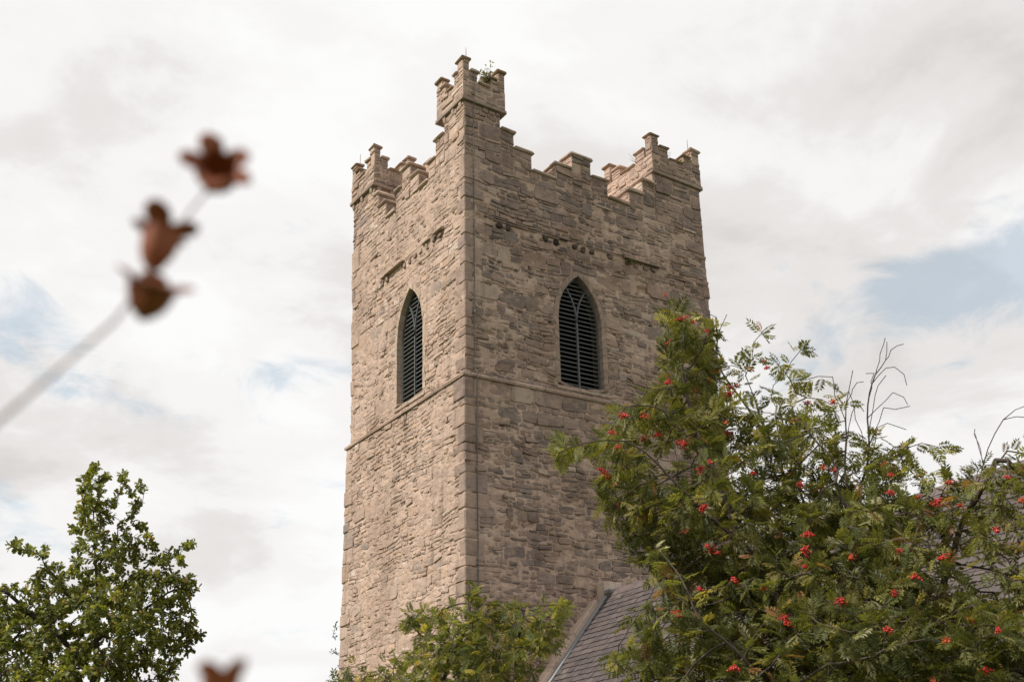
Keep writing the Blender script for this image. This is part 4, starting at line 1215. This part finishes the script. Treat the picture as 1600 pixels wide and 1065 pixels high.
weed('grass_tuft', 'yellow-green grass drooping from the right turret crenel', tw([(6.50, -.06, 18.72)])[0], 8, .34, 9, .06, [((.17, .17, .05), 1), ((.2, .17, .06), 1)], 6, .4, 1.6)
weed('wiry_weed', 'wispy dead weed on the sunlit side of the right turret', tw([(5.5, .62, 18.70)])[0], 4, .4, 4, .03, [((.3, .27, .2), 1)], 8, .3)
weed('wall_fern', 'small green fern rooted in the shaded wall above the window', (4.52, -.05, 15.0), 9, .22, 10, .06, [((.10, .14, .04), 1)], 9, .6, 1.)

# ------------------------------------------------------------------ dried flower stalks right in front of the lens
def dried_mat():
    mt, N = new_mat('dried_seed_case')
    tcn = N.new('ShaderNodeTexCoord').outputs['Object']
    c = N.mix(N.noise(tcn, 60, 4, .6), (.11, .025, .008, 1), (.32, .09, .028, 1))
    out(N, principled(N, c, .55, .3))
    return mt
M['dried'] = dried_mat()
M['straw'] = simple('dry_stem', (.33, .25, .215), .7, .2, .15, 80)
KD = .72
K = lambda px, py, d=0.: ray_at(px, py, KD+d)
def seed_case(name, base_, tipc, width, lobes, seed, parent, tooth=.5, spread=.75):
    """dry capsule: a chunky ribbed bulb crowned by pointed, spreading teeth"""
    r = np.random.RandomState(seed); ax = tipc-base_; L = np.linalg.norm(ax); ax = ax/L
    a = np.cross(ax, AX_F+AX_U*.13); a /= np.linalg.norm(a); b = np.cross(ax, a)
    nth = lobes*6; V = []; ph = r.uniform(0, 6.28); W2 = width*.5
    prof = [(0, .12), (.08, .26), (.2, .46), (.4, .66), (.62, .78), (.82, .85), (1., .9)]
    ln = [r.uniform(.8, 1.25) for _ in range(lobes)]
    for t, q_ in prof:
        for j in range(nth):
            th = 2*math.pi*j/nth; rib = 1-.13*abs(math.sin(lobes*th/2+.0))*t
            V.append(base_+ax*L*t+(a*math.cos(th+ph)+b*math.sin(th+ph))*q_*W2*(.87+.13*abs(math.cos(lobes*th/2)))*rib)
    for k in range(1, 5):                          # teeth: the rim drawn out to points
        f = k/4
        for j in range(nth):
            th = 2*math.pi*j/nth; lob = abs(math.cos(lobes*th/2)); li = ln[int(round(j/6)) % lobes]
            e = tooth*f*lob**.75*li
            V.append(base_+ax*(L+width*e*(1-spread))+(a*math.cos(th+ph)+b*math.sin(th+ph))*W2*(.9*(.87+.13*lob)*(1-.13*(1-lob))+2*e*spread))
    n = len(prof)+4
    q = [(i*nth+j, i*nth+(j+1) % nth, (i+1)*nth+(j+1) % nth, (i+1)*nth+j) for i in range(n-1) for j in range(nth)]
    V = np.array(V)+r.normal(size=(len(V), 3))*width*.008; ctr = V.mean(0)
    T = quads(q)
    c0 = len(V); V = np.concatenate([V, [base_]]); T = np.concatenate([T, [(c0, (j+1) % nth, j) for j in range(nth)]])
    o = link(name, trimesh(name, V-ctr, T, None, True), parent, M['dried'])
    md = o.modifiers.new('thickness', 'SOLIDIFY'); md.thickness = .0009
    o.location = ctr-np.array(parent.location)
    return o
PX = KD/F_PX*1.06
st_base = K(-520, 1130, .03)
stalk = tag(empty('dried_flower_stalk', tuple(st_base)), 'out-of-focus dried flower stalk with three brown seed cases slanting from the left', 'plant')
pts = smooth_line([st_base, K(-250, 880, .02), K(0, 655), K(105, 565), K(190, 492), K(232, 420), K(262, 375), K(312, 312), K(335, 285)], 26)
V, T = tube_tris(pts-st_base, np.linspace(.0023, .0009, 26), 8); link('stem', trimesh('stem', V, T, None, True), stalk, M['straw'])
seed_case('seed_case', K(222, 500), K(240, 446, -.012), 88*PX, 4, 3, stalk, .36, .65)
seed_case('seed_case', K(236, 424), K(256, 362, .004), 80*PX, 4, 5, stalk, .45, .6)
seed_case('seed_case', K(332, 298), K(342, 258, -.022), 90*PX, 5, 8, stalk, .3, .8)
s2b = K(352, 1420)
stalk2 = tag(empty('dried_flower_stalk', tuple(s2b)), 'out-of-focus brown seed case rising at the bottom edge left of the tower', 'plant')
pts = smooth_line([s2b, K(350, 1200), K(345, 1078)], 10); V, T = tube_tris(pts-s2b, .0016, 8); link('stem', trimesh('stem', V, T, None, True), stalk2, M['straw'])
seed_case('seed_case', K(344, 1100), K(346, 1052), 74*PX, 4, 11, stalk2, .34, .35)
